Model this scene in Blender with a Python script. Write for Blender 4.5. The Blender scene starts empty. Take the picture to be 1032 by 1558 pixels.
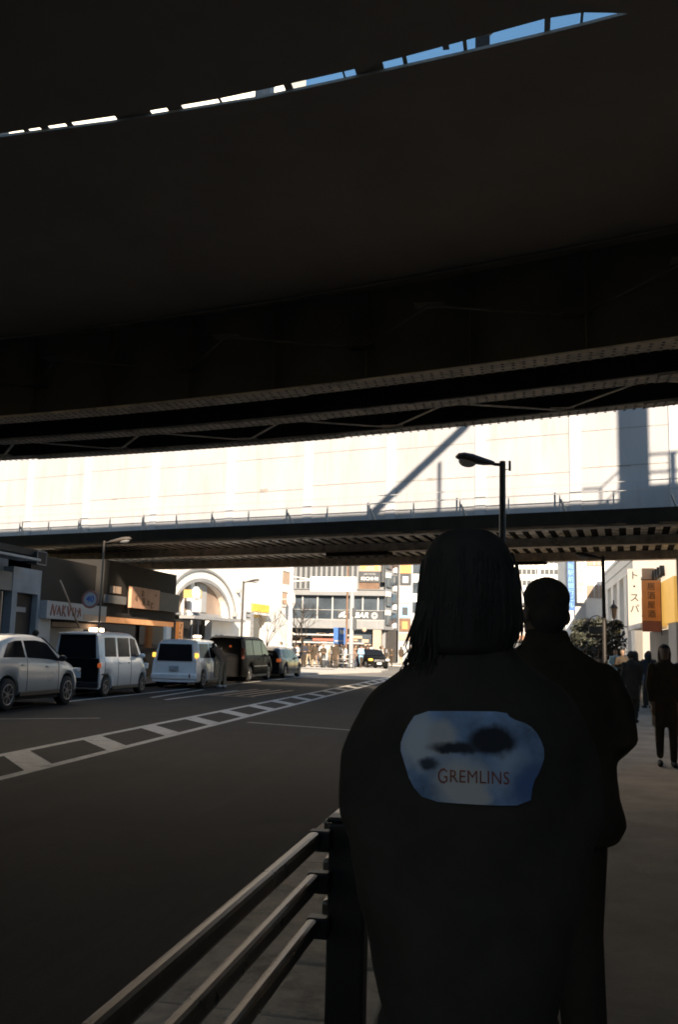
import bpy, bmesh, math, random
from mathutils import Vector, Matrix
rad = math.radians
random.seed(7)
SC = bpy.context.scene
COL = SC.collection

# ------------------------------------------------------------------ helpers
class MB:
    """collects boxes, bars, tubes and lofts and links them as ONE mesh object"""
    def __init__(s): s.v, s.f, s.m, s.s, s.M = [], [], [], [], Matrix()
    def add(s, vs, fs, mi=0, smooth=False):
        n = len(s.v)
        s.v += [s.M @ Vector(p) for p in vs]
        for f in fs:
            s.f.append([n + i for i in f]); s.m.append(mi); s.s.append(smooth)
        return s
    def box(s, x0, x1, y0, y1, z0, z1, mi=0):
        vs = [(x, y, z) for z in (z0, z1) for y in (y0, y1) for x in (x0, x1)]
        return s.add(vs, [(0, 2, 3, 1), (4, 5, 7, 6), (0, 1, 5, 4), (2, 6, 7, 3), (0, 4, 6, 2), (1, 3, 7, 5)], mi)
    def bar(s, p, q, w, h, mi=0, up=(0, 0, 1)):
        p, q = Vector(p), Vector(q); d = (q - p).normalized(); u = Vector(up)
        if abs(d.dot(u)) > .98: u = Vector((0, 1, 0))
        a = d.cross(u).normalized() * w / 2; b = a.cross(d).normalized() * h / 2
        vs = [c + i * a + j * b for c in (p, q) for i, j in ((-1, -1), (1, -1), (1, 1), (-1, 1))]
        return s.add(vs, [(3, 2, 1, 0), (4, 5, 6, 7), (0, 1, 5, 4), (1, 2, 6, 5), (2, 3, 7, 6), (3, 0, 4, 7)], mi)
    def loft(s, rings, mi=0, smooth=True, closed=True, caps=True):
        n = len(rings[0]); vs = [p for r in rings for p in r]; fs = []
        for i in range(len(rings) - 1):
            for j in range(n if closed else n - 1):
                k = (j + 1) % n
                fs.append((i * n + j, i * n + k, (i + 1) * n + k, (i + 1) * n + j))
        s.add(vs, fs, mi, smooth)
        if caps:
            b = len(s.v) - len(vs)
            s.f.append([b + j for j in range(n)][::-1]); s.m.append(mi); s.s.append(False)
            s.f.append([b + (len(rings) - 1) * n + j for j in range(n)]); s.m.append(mi); s.s.append(False)
        return s
    def tube(s, pts, r, n=8, mi=0, squash=1.0, smooth=True):
        pts = [Vector(p) for p in pts]
        rs = r if isinstance(r, (list, tuple)) else [r] * len(pts)
        rings = []
        for i, p in enumerate(pts):
            d = (pts[min(i + 1, len(pts) - 1)] - pts[max(i - 1, 0)]).normalized()
            u = Vector((0, 0, 1)) if abs(d.z) < .9 else Vector((0, 1, 0))
            a = d.cross(u).normalized(); b = a.cross(d).normalized()
            rings.append([p + (a * math.cos(t) + b * squash * math.sin(t)) * rs[i] for t in [2 * math.pi * k / n for k in range(n)]])
        return s.loft(rings, mi, smooth)
    def ell(s, c, rx, ry, rz, mi=0, nu=14, nv=9, rot=None):
        c = Vector(c); rings = []
        for i in range(nv + 1):
            t = math.pi * (i + .02) / (nv + .04)
            rings.append([(rx * math.sin(t) * math.cos(a), ry * math.sin(t) * math.sin(a), -rz * math.cos(t)) for a in [2 * math.pi * k / nu for k in range(nu)]])
        R3 = rot or Matrix.Identity(3)
        return s.loft([[c + R3 @ Vector(p) for p in r] for r in rings], mi)
    def prism(s, poly, axis, c0, c1, mi=0):
        def P(a, b, c): return {'x': (c, a, b), 'y': (a, c, b), 'z': (a, b, c)}[axis]
        n = len(poly)
        vs = [P(a, b, c0) for a, b in poly] + [P(a, b, c1) for a, b in poly]
        fs = [tuple(range(n))[::-1], tuple(range(n, 2 * n))] + [(i, (i + 1) % n, n + (i + 1) % n, n + i) for i in range(n)]
        return s.add(vs, fs, mi)
    def lathe(s, prof, n=16, mi=0, c=(0, 0, 0), smooth=True):
        c = Vector(c)
        return s.loft([[c + Vector((r * math.cos(t), r * math.sin(t), z)) for t in [2 * math.pi * k / n for k in range(n)]] for r, z in prof], mi, smooth)
    def mesh(s, name, mats):
        me = bpy.data.meshes.new(name)
        me.from_pydata([tuple(p) for p in s.v], [], s.f)
        for m in (mats if isinstance(mats, (list, tuple)) else [mats]): me.materials.append(m)
        me.polygons.foreach_set('material_index', s.m); me.polygons.foreach_set('use_smooth', s.s)
        bm = bmesh.new(); bm.from_mesh(me); bmesh.ops.recalc_face_normals(bm, faces=bm.faces); bm.to_mesh(me); bm.free()
        me.update()
        return me
    def build(s, name, mats, parent=None, bevel=0, loc=None, rz=0):
        return link(name, s.mesh(name, mats), parent, bevel, loc, rz)

def link(name, me, parent=None, bevel=0, loc=None, rz=0):
    o = bpy.data.objects.new(name, me); COL.objects.link(o)
    if parent: o.parent = parent
    if loc is not None: o.location = loc
    o.rotation_euler.z = rz
    if bevel:
        b = o.modifiers.new('bevel', 'BEVEL'); b.width = bevel; b.segments = 2; b.limit_method = 'ANGLE'; b.angle_limit = rad(35)
    return o

def tag(o, label=None, cat=None, group=None, kind=None):
    for k, v in (('label', label), ('category', cat), ('group', group), ('kind', kind)):
        if v: o[k] = v
    return o

def thing(name, label, cat, loc=(0, 0, 0), rz=0, group=None):
    o = bpy.data.objects.new(name, None); COL.objects.link(o); o.empty_display_size = .2
    o.location = loc; o.rotation_euler.z = rz
    return tag(o, label, cat, group)

def dup(root, loc, rz=0, label=None, group=None):
    def cp(o, par):
        c = o.copy(); COL.objects.link(c)
        if par: c.parent = par
        for ch in list(o.children): cp(ch, c)
        return c
    r = cp(root, None); r.location = loc; r.rotation_euler.z = rz
    if label: r['label'] = label
    if group: r['group'] = group
    return r

def frame(p, ang):
    """local frame: x to the right, y away, rotated by ang degrees (counter-clockwise)"""
    return Matrix.Translation(Vector(p)) @ Matrix.Rotation(rad(ang), 4, 'Z')

def resmooth(me, voxel, it=6, fac=.5, name='body'):
    """closed overlapping shapes -> one continuous skin"""
    o = bpy.data.objects.new('tmp', me); COL.objects.link(o)
    r = o.modifiers.new('r', 'REMESH'); r.mode = 'VOXEL'; r.voxel_size = voxel; r.use_smooth_shade = True
    if it:
        q = o.modifiers.new('s', 'SMOOTH'); q.factor = fac; q.iterations = it
    dg = bpy.context.evaluated_depsgraph_get(); dg.update()
    ev = o.evaluated_get(dg); out = bpy.data.meshes.new_from_object(ev, depsgraph=dg)
    out.name = name
    bpy.data.objects.remove(o)
    for p in out.polygons: p.use_smooth = True
    return out

def text_mesh(txt, size, depth, m, name='lettering', shear=0, align='CENTER', space=1.0, bold=0):
    """lettering as a mesh lying in its local XY plane"""
    cu = bpy.data.curves.new('t', 'FONT'); cu.body = txt; cu.size = size; cu.extrude = depth; cu.shear = shear
    cu.align_x = align; cu.align_y = 'CENTER'; cu.space_character = space; cu.offset = bold; cu.resolution_u = 3
    o = bpy.data.objects.new('t', cu); COL.objects.link(o)
    dg = bpy.context.evaluated_depsgraph_get(); dg.update()
    me = bpy.data.meshes.new_from_object(o.evaluated_get(dg), depsgraph=dg)
    bpy.data.objects.remove(o); bpy.data.curves.remove(cu)
    me.name = name; me.materials.clear(); me.materials.append(m)
    return me

def put_text(txt, size, m, parent, loc, right, up, depth=.006, **kw):
    """places lettering so that it reads along `right`, stands along `up`"""
    name = kw.pop('name', 'lettering')
    me = text_mesh(txt, size, depth, m, name, **kw)
    r, u = Vector(right).normalized(), Vector(up).normalized(); n = r.cross(u)
    M = Matrix((r, u, n)).transposed().to_4x4(); M.translation = Vector(loc)
    me.transform(M)
    return link(name, me, parent)

# ------------------------------------------------------------------ materials
def mat(name, rgb, rough=.6, metal=0, var=.12, scale=3, bump=0, bscale=None, stretch=(1, 1, 1), spec=None, dirt=None, coat=0, emit=None, estr=0, trans=0):
    m = bpy.data.materials.new(name); m.use_nodes = True; t = m.node_tree; N = t.nodes; L = t.links
    b = N['Principled BSDF']; b.inputs['Roughness'].default_value = rough; b.inputs['Metallic'].default_value = metal
    if spec is not None: b.inputs['Specular IOR Level'].default_value = spec
    if coat: b.inputs['Coat Weight'].default_value = coat; b.inputs['Coat Roughness'].default_value = .06
    if trans: b.inputs['Transmission Weight'].default_value = trans
    tc = N.new('ShaderNodeTexCoord'); mp = N.new('ShaderNodeMapping'); mp.inputs['Scale'].default_value = stretch
    L.new(tc.outputs['Object'], mp.inputs['Vector'])
    nz = N.new('ShaderNodeTexNoise'); nz.inputs['Scale'].default_value = scale; nz.inputs['Detail'].default_value = 6; nz.inputs['Roughness'].default_value = .62
    L.new(mp.outputs[0], nz.inputs['Vector'])
    rp = N.new('ShaderNodeValToRGB'); rp.color_ramp.elements[0].position = .3; rp.color_ramp.elements[1].position = .72
    lo = [max(0, c * (1 - var)) for c in rgb]; hi = [min(1, c * (1 + var)) for c in rgb]
    rp.color_ramp.elements[0].color = (*lo, 1); rp.color_ramp.elements[1].color = (*hi, 1)
    L.new(nz.outputs['Fac'], rp.inputs['Fac'])
    out = rp.outputs['Color']
    if dirt:
        n2 = N.new('ShaderNodeTexNoise'); n2.inputs['Scale'].default_value = dirt[1]; n2.inputs['Detail'].default_value = 8; n2.inputs['Roughness'].default_value = .7
        mp2 = N.new('ShaderNodeMapping'); mp2.inputs['Scale'].default_value = dirt[3] if len(dirt) > 3 else (1, 1, 1)
        L.new(tc.outputs['Object'], mp2.inputs['Vector']); L.new(mp2.outputs[0], n2.inputs['Vector'])
        r2 = N.new('ShaderNodeMapRange'); r2.inputs['From Min'].default_value = .52; r2.inputs['From Max'].default_value = .72; r2.inputs['To Max'].default_value = dirt[2]
        L.new(n2.outputs['Fac'], r2.inputs['Value'])
        mx = N.new('ShaderNodeMix'); mx.data_type = 'RGBA'
        L.new(r2.outputs[0], mx.inputs['Factor']); L.new(out, mx.inputs['A']); mx.inputs['B'].default_value = (*dirt[0], 1)
        out = mx.outputs['Result']
    L.new(out, b.inputs['Base Color'])
    rr = N.new('ShaderNodeMapRange'); rr.inputs['To Min'].default_value = max(0.02, rough - .1); rr.inputs['To Max'].default_value = min(1, rough + .1)
    L.new(nz.outputs['Fac'], rr.inputs['Value']); L.new(rr.outputs[0], b.inputs['Roughness'])
    if bump:
        nb = N.new('ShaderNodeTexNoise'); nb.inputs['Scale'].default_value = bscale or scale * 8; nb.inputs['Detail'].default_value = 5
        L.new(tc.outputs['Object'], nb.inputs['Vector'])
        bp = N.new('ShaderNodeBump'); bp.inputs['Strength'].default_value = bump; bp.inputs['Distance'].default_value = .02
        L.new(nb.outputs['Fac'], bp.inputs['Height']); L.new(bp.outputs[0], b.inputs['Normal'])
    if emit:
        b.inputs['Emission Color'].default_value = (*emit, 1); b.inputs['Emission Strength'].default_value = estr
    return m

M = {}
def dm(k, *a, **kw): M[k] = mat(k, *a, **kw)
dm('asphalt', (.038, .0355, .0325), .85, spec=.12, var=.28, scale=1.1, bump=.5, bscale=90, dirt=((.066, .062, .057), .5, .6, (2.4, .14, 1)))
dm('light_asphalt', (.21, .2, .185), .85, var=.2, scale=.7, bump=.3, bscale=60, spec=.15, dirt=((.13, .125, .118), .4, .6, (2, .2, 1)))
dm('pavement', (.4, .33, .265), .85, spec=.2, var=.3, scale=1.2, bump=.4, bscale=70, dirt=((.2, .165, .13), .7, .75))
dm('plaza', (.5, .48, .44), .85, var=.15, scale=.6, bump=.2, bscale=30)
dm('kerb', (.68, .575, .46), .85, var=.3, scale=5, bump=.5, bscale=60, dirt=((.07, .06, .05), 3, .75))
dm('road_white', (.5, .48, .45), .75, var=.2, scale=8, dirt=((.07, .068, .065), 5, .8))
dm('road_orange', (.5, .27, .14), .75, var=.25, scale=8, dirt=((.07, .065, .06), 5, .8))
dm('girder', (.26, .23, .2), .62, var=.3, scale=2, bump=.2, bscale=25, dirt=((.075, .055, .04), 2.2, .5))
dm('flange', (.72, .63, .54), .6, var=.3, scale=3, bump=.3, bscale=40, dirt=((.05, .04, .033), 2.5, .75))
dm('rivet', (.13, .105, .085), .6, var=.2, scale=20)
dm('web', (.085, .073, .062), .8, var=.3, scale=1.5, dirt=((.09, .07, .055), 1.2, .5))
dm('soffit', (.37, .34, .31), .85, var=.1, scale=1)
dm('rib', (.82, .72, .6), .28, spec=.9, var=.25, scale=2, dirt=((.1, .085, .07), 1.4, .6))
dm('face', (.39, .404, .43), .7, var=.09, scale=1.6, stretch=(1, 1, .25), dirt=((.3, .295, .29), .9, .6, (2.5, 2.5, .35)))
dm('stiff', (.45, .47, .5), .6, var=.05, scale=3)
dm('seam', (.27, .255, .24), .8, var=.3, scale=6)
dm('deckband', (.02, .015, .011), .85, var=.4, scale=2, spec=.1)
dm('steelgrey', (.3, .3, .3), .5, metal=.2, var=.2, scale=5)
dm('galv', (.36, .36, .35), .38, metal=.75, var=.2, scale=12)
dm('railbrown', (.17, .145, .12), .3, metal=.85, var=.3, scale=14)
dm('postbrown', (.018, .015, .013), .45, var=.3, scale=8)
dm('darkpole', (.045, .04, .037), .5, metal=.2, var=.3, scale=9)
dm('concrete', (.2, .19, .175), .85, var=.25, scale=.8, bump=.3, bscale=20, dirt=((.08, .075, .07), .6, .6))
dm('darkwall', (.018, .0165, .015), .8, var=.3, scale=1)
dm('bluegrey', (.24, .28, .32), .7, var=.2, scale=1.2)
dm('greywall', (.2, .2, .195), .75, var=.2, scale=1.2)
dm('white', (.8, .79, .77), .6, var=.05, scale=2)
dm('cream', (.84, .81, .76), .7, var=.06, scale=1)
dm('palegrey', (.4, .41, .42), .6, var=.08, scale=1)
dm('midgrey', (.3, .31, .32), .6, var=.12, scale=1)
dm('slate', (.055, .065, .075), .5, var=.2, scale=1)
dm('black', (.018, .017, .017), .55, var=.3, scale=4)
dm('rubber', (.02, .02, .02), .8, var=.2, scale=8)
dm('glass', (.012, .013, .015), .1, var=.2, scale=1, spec=.2)
dm('glassblue', (.06, .08, .1), .12, var=.45, scale=.5, spec=.6)
dm('glassbrown', (.34, .25, .2), .3, var=.25, scale=.7)
dm('brown', (.17, .1, .065), .7, var=.3, scale=2)
dm('tan', (.5, .36, .27), .7, var=.1, scale=2)
dm('orange', (.72, .3, .12), .6, var=.12, scale=3)
dm('orangeboard', (.62, .33, .22), .6, var=.12, scale=2)
dm('ochre', (.72, .5, .16), .6, var=.15, scale=2)
dm('yellow', (.8, .55, .1), .6, var=.1, scale=2)
dm('red', (.5, .06, .04), .6, var=.15, scale=4)
dm('darkred', (.33, .12, .09), .7, var=.2, scale=4)
dm('blue', (.03, .14, .4), .5, var=.2, scale=4)
dm('skyblue', (.22, .5, .75), .5, var=.2, scale=4)
dm('whitepaint', (.8, .8, .79), .25, var=.02, scale=.3, coat=.7)
dm('silverpaint', (.6, .58, .54), .3, metal=.1, var=.03, scale=.3, coat=.6)
dm('blackpaint', (.008, .008, .008), .45, var=.15, scale=2, spec=.06)
dm('bronzepaint', (.03, .027, .025), .3, metal=.3, var=.1, scale=2, coat=.5)
dm('trim', (.02, .02, .021), .5, var=.2, scale=4)
dm('alloy', (.33, .33, .34), .3, metal=.9, var=.15, scale=6)
dm('taillight', (.5, .05, .03), .25, var=.15, scale=8, emit=(1, .25, .08), estr=.08)
dm('amber', (.85, .5, .1), .3, var=.1, scale=8, emit=(1, .6, .12), estr=.5)
dm('headlight', (.7, .7, .68), .15, var=.1, scale=8, spec=.8)
dm('lampglow', (.9, .88, .8), .4, var=.05, scale=4, emit=(1, .93, .8), estr=2.5)
dm('signglow', (.72, .38, .2), .5, var=.2, scale=1.5, emit=(1, .42, .16), estr=.1)
dm('skin', (.3, .19, .135), .55, var=.1, scale=9)
dm('hair', (.052, .041, .032), .85, var=.3, scale=25)
dm('cloth_black', (.068, .052, .039), .95, var=.25, scale=6, spec=.15)
dm('cloth_navy', (.025, .03, .045), .9, var=.3, scale=6)
dm('cloth_brown', (.24, .155, .11), .9, var=.25, scale=6)
dm('cloth_khaki', (.34, .27, .19), .9, var=.25, scale=6)
dm('cloth_white', (.75, .74, .72), .9, var=.08, scale=6)
dm('cloth_grey', (.17, .17, .18), .9, var=.2, scale=6)
dm('cloth_red', (.4, .13, .1), .9, var=.2, scale=6)
dm('denim', (.07, .09, .14), .9, var=.25, scale=6)
dm('leaf', (.03, .034, .025), .7, var=.5, scale=3)
dm('leaf_light', (.06, .066, .045), .7, var=.4, scale=3)
dm('bark', (.03, .023, .018), .85, var=.35, scale=8, bump=.4)
dm('cream_glow', (.8, .76, .68), .5, var=.05, scale=2, emit=(1, .92, .8), estr=.22)  # cream with an added glow that brightens the shaded shop wall and sign
dm('yellow_glow', (.75, .5, .16), .5, var=.12, scale=2, emit=(1, .62, .18), estr=.16)  # yellow with an added glow that brightens the shaded shop panel
dm('stone_grey', (.22, .235, .25), .7, var=.1, scale=.6, dirt=((.2, .2, .2), .4, .5))
dm('faint', (.32, .32, .32), .6, var=.1, scale=4)
dm('tile', (.4, .33, .26), .6, var=.5, scale=14)

# ------------------------------------------------------------------ camera, sun and sky
f_px, H_cam = 1400., 1.5
r_, p_, y_ = rad(1.43209618), rad(8.40405966), rad(11.55187773)
fwd = Vector((-math.sin(y_) * math.cos(p_), math.cos(y_) * math.cos(p_), math.sin(p_)))
rt0 = Vector((math.cos(y_), math.sin(y_), 0)); up0 = rt0.cross(fwd)
rt = rt0 * math.cos(r_) + up0 * math.sin(r_); up = -rt0 * math.sin(r_) + up0 * math.cos(r_)
cam = bpy.data.cameras.new('camera'); co = bpy.data.objects.new('camera', cam); COL.objects.link(co)
cam.sensor_fit = 'VERTICAL'; cam.sensor_height = 36; cam.lens = f_px / 1558 * 36
cam.clip_start = .05; cam.clip_end = 6000
Mc = Matrix((rt, up, -fwd)).transposed().to_4x4(); Mc.translation = (0, 0, H_cam); co.matrix_world = Mc
SC.camera = co

SUN_EL = 25; sdir = Vector((.3, -.954, math.tan(rad(SUN_EL)))).normalized()
su = bpy.data.lights.new('sun', 'SUN'); su.energy = 3.2; su.angle = rad(.5); su.color = (1, .985, .955)
so = bpy.data.objects.new('sun', su); COL.objects.link(so)
so.rotation_euler = sdir.to_track_quat('Z', 'Y').to_euler(); so.location = (20, -60, 50)
w = bpy.data.worlds.new('World'); SC.world = w; w.use_nodes = True
N, L = w.node_tree.nodes, w.node_tree.links
sky = N.new('ShaderNodeTexSky'); sky.sky_type = 'NISHITA'; sky.sun_disc = False; sky.sun_elevation = rad(SUN_EL)
sky.sun_rotation = math.atan2(sdir.x, sdir.y); sky.air_density = 1.2; sky.dust_density = .2; sky.ozone_density = 2.5
bg = N['Background']; bg.inputs['Strength'].default_value = .066
hs_ = N.new('ShaderNodeHueSaturation'); hs_.inputs['Saturation'].default_value = 1.3; L.new(sky.outputs[0], hs_.inputs['Color']); L.new(hs_.outputs[0], bg.inputs['Color'])
SC.view_settings.view_transform = 'Standard'; SC.view_settings.look = 'None'; SC.view_settings.gamma = 1
SC.view_settings.exposure = 1.7
SC.view_settings.use_white_balance = True; SC.view_settings.white_balance_temperature = 9000; SC.view_settings.white_balance_tint = 16
SC.render.engine = 'CYCLES'
SC.cycles.use_denoising = True; SC.cycles.filter_width = 1.8; SC.cycles.max_bounces = 8; SC.cycles.diffuse_bounces = 5; SC.cycles.glossy_bounces = 3
SC.cycles.sample_clamp_indirect = 6; SC.cycles.caustics_reflective = False; SC.cycles.caustics_refractive = False
# ------------------------------------------------------------------ ground, road, markings
def sheet(name, poly, z, m, kind='structure', thick=0):
    b = MB()
    if thick: b.prism(poly, 'z', z - thick, z)
    else: b.add([(x, y, z) for x, y in poly], [tuple(range(len(poly)))])
    o = b.build(name, m); tag(o, kind=kind); return o
sheet('ground', [(-600, -300), (600, -300), (600, 1500), (-600, 1500)], -.02, M['concrete'])
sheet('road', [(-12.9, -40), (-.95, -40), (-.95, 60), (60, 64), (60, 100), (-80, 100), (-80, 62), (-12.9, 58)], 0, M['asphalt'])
sheet('pavement_near', [(-.55, -40), (6.4, -40), (6.4, 66), (2.0, 66), (-.55, 60)], .1, M['pavement'], thick=.11)
sheet('pavement_opposite', [(-19.5, -40), (-12.9, -40), (-12.9, 45.99), (-19.5, 45.99)], .1, M['concrete'], thick=.11)
sheet('pavement_plaza', [(-40, 46.0), (-12.75, 46.0), (-11.2, 52), (-9.2, 60), (-9.6, 66), (-12.2, 70), (-14, 74), (-40, 74)], .1, M['plaza'], thick=.11)
sheet('pavement_far', [(-60, 84), (-4, 84), (-2.6, 87), (-2.6, 150), (-60, 150)], .1, M['plaza'], thick=.11)
sheet('pavement_sunny', [(-2, 66.01), (40, 66), (40, 150), (-2, 150)], .1, M['plaza'], thick=.11)
sheet('road_bounce_sheet', [(-12.85, 45.2), (-.96, 44.1), (-.96, 59.5), (59, 64.5), (59, 99), (-79, 99), (-79, 62.5), (-12.85, 58.2)], .002, M['light_asphalt'])  # paler sheet added over the sunlit road to lift brightness and bounce light
# kerb stones with joints and a slab gutter
b = MB(); y = -6.0; k = 0
while y < 44:
    l = .6 + .012 * math.sin(k * 3.1)
    b.box(-1.0 + .004 * math.sin(k * 1.7), -.56, y, y + l - .012, -.01, .125 + .004 * math.sin(k * 2.3)); y += l; k += 1
tag(b.build('kerb_strip', M['kerb'], bevel=.012), kind='structure')
b = MB(); y = -6.0; k = 0
while y < 44:
    l = .9 + .02 * math.sin(k * 2.1)
    b.box(-1.72, -1.012, y, y + l - .012, -.012, .006 + .003 * math.sin(k * 1.3)); y += l; k += 1
tag(b.build('gutter_strip', M['kerb']), kind='structure')
b = MB(); y = -6.0
while y < 46:
    b.box(-13.05, -12.9, y, y + .985, -.01, .125); y += 1
tag(b.build('kerb_strip_opposite', M['concrete'], bevel=.012), kind='structure')
# road markings and other lines
def strip(b, p, q, wd, z=.004, mi=0):
    p, q = Vector((*p, z)), Vector((*q, z)); d = (q - p).normalized(); a = Vector((-d.y, d.x, 0)) * wd / 2
    n = max(1, int((q - p).length / 1.5))
    pts = [p + (q - p) * i / n for i in range(n + 1)]
    b.add([c + s * a for c in pts for s in (-1, 1)], [(2 * i, 2 * i + 2, 2 * i + 3, 2 * i + 1) for i in range(n)], mi)
def hu(y): return -6.75 - .012 * (y - 12)     # the two long lines of the hatched median
def hl(y): return -5.55 - .029 * (y - 10) if y > 17 else -5.62 - .019 * (y - 10)
b = MB()
strip(b, (hu(6.0), 6.0), (hu(56), 56), .15); strip(b, (hl(5.0), 5.0), (hl(24), 24), .15); strip(b, (hl(24), 24), (hl(56), 56), .15)
y = 4.4; k = 0
while y < 54:
    w_ = .66; y2 = y - 1.15
    a0, a1 = (hu(y) + .076, y), (hu(y + w_) + .076, y + w_)
    b0, b1 = (hl(y2) - .076, y2), (hl(y2 + w_) - .076, y2 + w_)
    b.add([(*a0, .004), (*b0, .004), (*b1, .004), (*a1, .004)], [(0, 1, 2, 3)]); y += 2.27; k += 1
tag(b.build('road_marking_hatched_median', M['road_white']), kind='structure')
b = MB(); strip(b, (-11.32, 12), (-11.2, 46), .14); tag(b.build('road_marking_edge_line', M['road_white']), kind='structure')
b = MB()
strip(b, (-10.25, 24.6), (-10.65, 30.0), .13); strip(b, (-9.55, 23.9), (-9.5, 30.2), .13)
tag(b.build('road_marking_lane_dash', M['road_white']), kind='structure')
b = MB()
strip(b, (-5.4, 17.9), (-2.2, 16.8), .13); strip(b, (-10.4, 15.9), (-8.3, 17.4), .12)
tag(b.build('road_cross_line', M['seam']), kind='structure')  # thin grey lines lying across the road
b = MB()
for i in range(4): strip(b, (-9.35 + .42 * i, 27.0), (-9.2 + .42 * i, 31.6), .17)
strip(b, (-9.45, 26.7), (-7.85, 26.7), .15)
tag(b.build('road_marking_orange_bars', M['road_orange']), kind='structure')

# ------------------------------------------------------------------ near railway bridge (the dark one overhead)
def YA(x):                                                   # the track curves: plan line of the far girder
    xc = max(-12, min(3.5, x)); return 13.4 - .324 * xc - .0105 * xc * xc + (x - xc) * (-.324 - .021 * xc)
X0, X1 = -24.0, 11.0
near = thing('railway_bridge', 'dark riveted steel railway bridge overhead crossing the whole upper picture', 'bridge')
def cbox(b, x0, x1, v0, v1, z0, z1, mi=0):
    n = max(1, int((x1 - x0) / 1.0)); rings = []
    for i in range(n + 1):
        x = x0 + (x1 - x0) * i / n; y = YA(x); rings.append([(x, y + v0, z0), (x, y + v1, z0), (x, y + v1, z1), (x, y + v0, z1)])
    b.loft(rings, mi, False)
def rivets(b, x0, x1, vs_, z, step=.125, r=.024, dz=-.009):
    for vv in vs_:
        for i in range(int((x1 - x0) / step)):
            x = x0 + i * step; yy = YA(x) + vv
            b.add([(x + r * math.cos(t), yy + r * math.sin(t), z) for t in (0, 1.05, 2.09, 3.14, 4.19, 5.24)] + [(x, yy, z + dz)], [(k, (k + 1) % 6, 6) for k in range(6)], 1, True)
ZB = 4.9
def plate_girder(v, zb, zt, fw, riv=True, mf='flange', cover=((-9, -2.9), (1.6, 9))):
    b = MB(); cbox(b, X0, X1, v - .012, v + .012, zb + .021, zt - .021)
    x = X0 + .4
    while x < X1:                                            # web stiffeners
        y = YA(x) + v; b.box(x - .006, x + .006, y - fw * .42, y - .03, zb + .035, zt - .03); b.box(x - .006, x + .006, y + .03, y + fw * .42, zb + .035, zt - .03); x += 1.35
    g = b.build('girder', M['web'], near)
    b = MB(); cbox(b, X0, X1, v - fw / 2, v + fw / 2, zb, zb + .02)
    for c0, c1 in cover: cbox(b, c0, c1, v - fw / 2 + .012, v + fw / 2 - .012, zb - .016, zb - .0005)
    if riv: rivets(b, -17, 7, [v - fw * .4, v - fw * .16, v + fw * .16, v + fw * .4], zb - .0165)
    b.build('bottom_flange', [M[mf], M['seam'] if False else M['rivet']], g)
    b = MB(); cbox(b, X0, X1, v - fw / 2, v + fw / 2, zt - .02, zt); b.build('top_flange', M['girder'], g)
VB, VC = -1.27, -2.6
plate_girder(0, ZB, 6.18, .27); plate_girder(VB, ZB, 6.18, .34); plate_girder(VC, ZB, 6.18, .36)
def bracing(v0, v1, z, u0, n, step, w=.07, m='flange'):
    for i in range(n):
        u = u0 + i * step; um = u + step * .62; P_ = lambda x, v: (x, YA(x) + v, z)
        b = MB(); b.bar(P_(u, v0 + .1), P_(um, v1 - .1), w, .012); b.bar(P_(um, v1 - .1), P_(u + step, v0 + .1), w * .7, .012)
        for x, v in ((u, v0 + .12), (um, v1 - .12)): b.box(x - .17, x + .17, YA(x) + v - .1, YA(x) + v + .1, z + .0085, z + .018)
        b.build('lateral_bracing', M[m], near)
bracing(VB, 0, ZB + .03, -18.9, 10, 2.55)
bracing(-3.9, VC, ZB + .45, -19.6, 10, 2.65, .045, 'web')
for i in range(13):                                          # cross frames between the girders
    u = -18 + 2.3 * i; y = YA(u)
    b = MB(); b.box(u - .03, u + .03, y + VC + .05, y + VB - .05, 5.75, 5.95); b.build('cross_frame', M['girder'], near)
    b = MB(); b.box(u - .03, u + .03, y + VB + .05, y - .05, 5.7, 5.9); b.build('cross_frame', M['girder'], near)
LO = [(-30, 9.6), (-6.2, 7.36), (-4.85, 7.28), (-3.69, 7.22), (-2.26, 7.075), (-1.56, 6.955), (-.46, 6.75), (.17, 6.62), (.45, 6.56), (.79, 6.475), (3, 6.05), (12, 4.3)]
UP = [(-30, 9.58), (-6.2, 7.30), (-4.85, 7.215), (-4.13, 7.15), (-3.29, 7.085), (-2.61, 7.01), (-2.03, 6.915), (-1.38, 6.795), (-.94, 6.70), (-.45, 6.58), (.16, 6.425), (.44, 6.40), (.6, 6.43), (.82, 6.478), (3, 6.06), (12, 4.32)]
def lerp_tab(T, x):
    for (x0, y0), (x1, y1) in zip(T[:-1], T[1:]):
        if x0 <= x <= x1: return y0 + (y1 - y0) * (x - x0) / (x1 - x0)
e = lambda x: lerp_tab(LO, x)                                # edges of the two decks at the sky slit
e2 = lambda x: lerp_tab(UP, x)
far_edge = [(X1 - i * (X1 - X0) / 30, YA(X1 - i * (X1 - X0) / 30) + .32) for i in range(31)]
b = MB(); b.prism(LO + far_edge, 'z', 6.2, 6.225)
b.prism([(x, y + 1.2) for x, y in LO] + far_edge, 'z', 6.23, 6.75)
b.build('deck', M['soffit'], near)
b = MB(); cbox(b, X0, X1, .3, .38, 6.19, 7.3); b.build('parapet', M['girder'], near)
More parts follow.
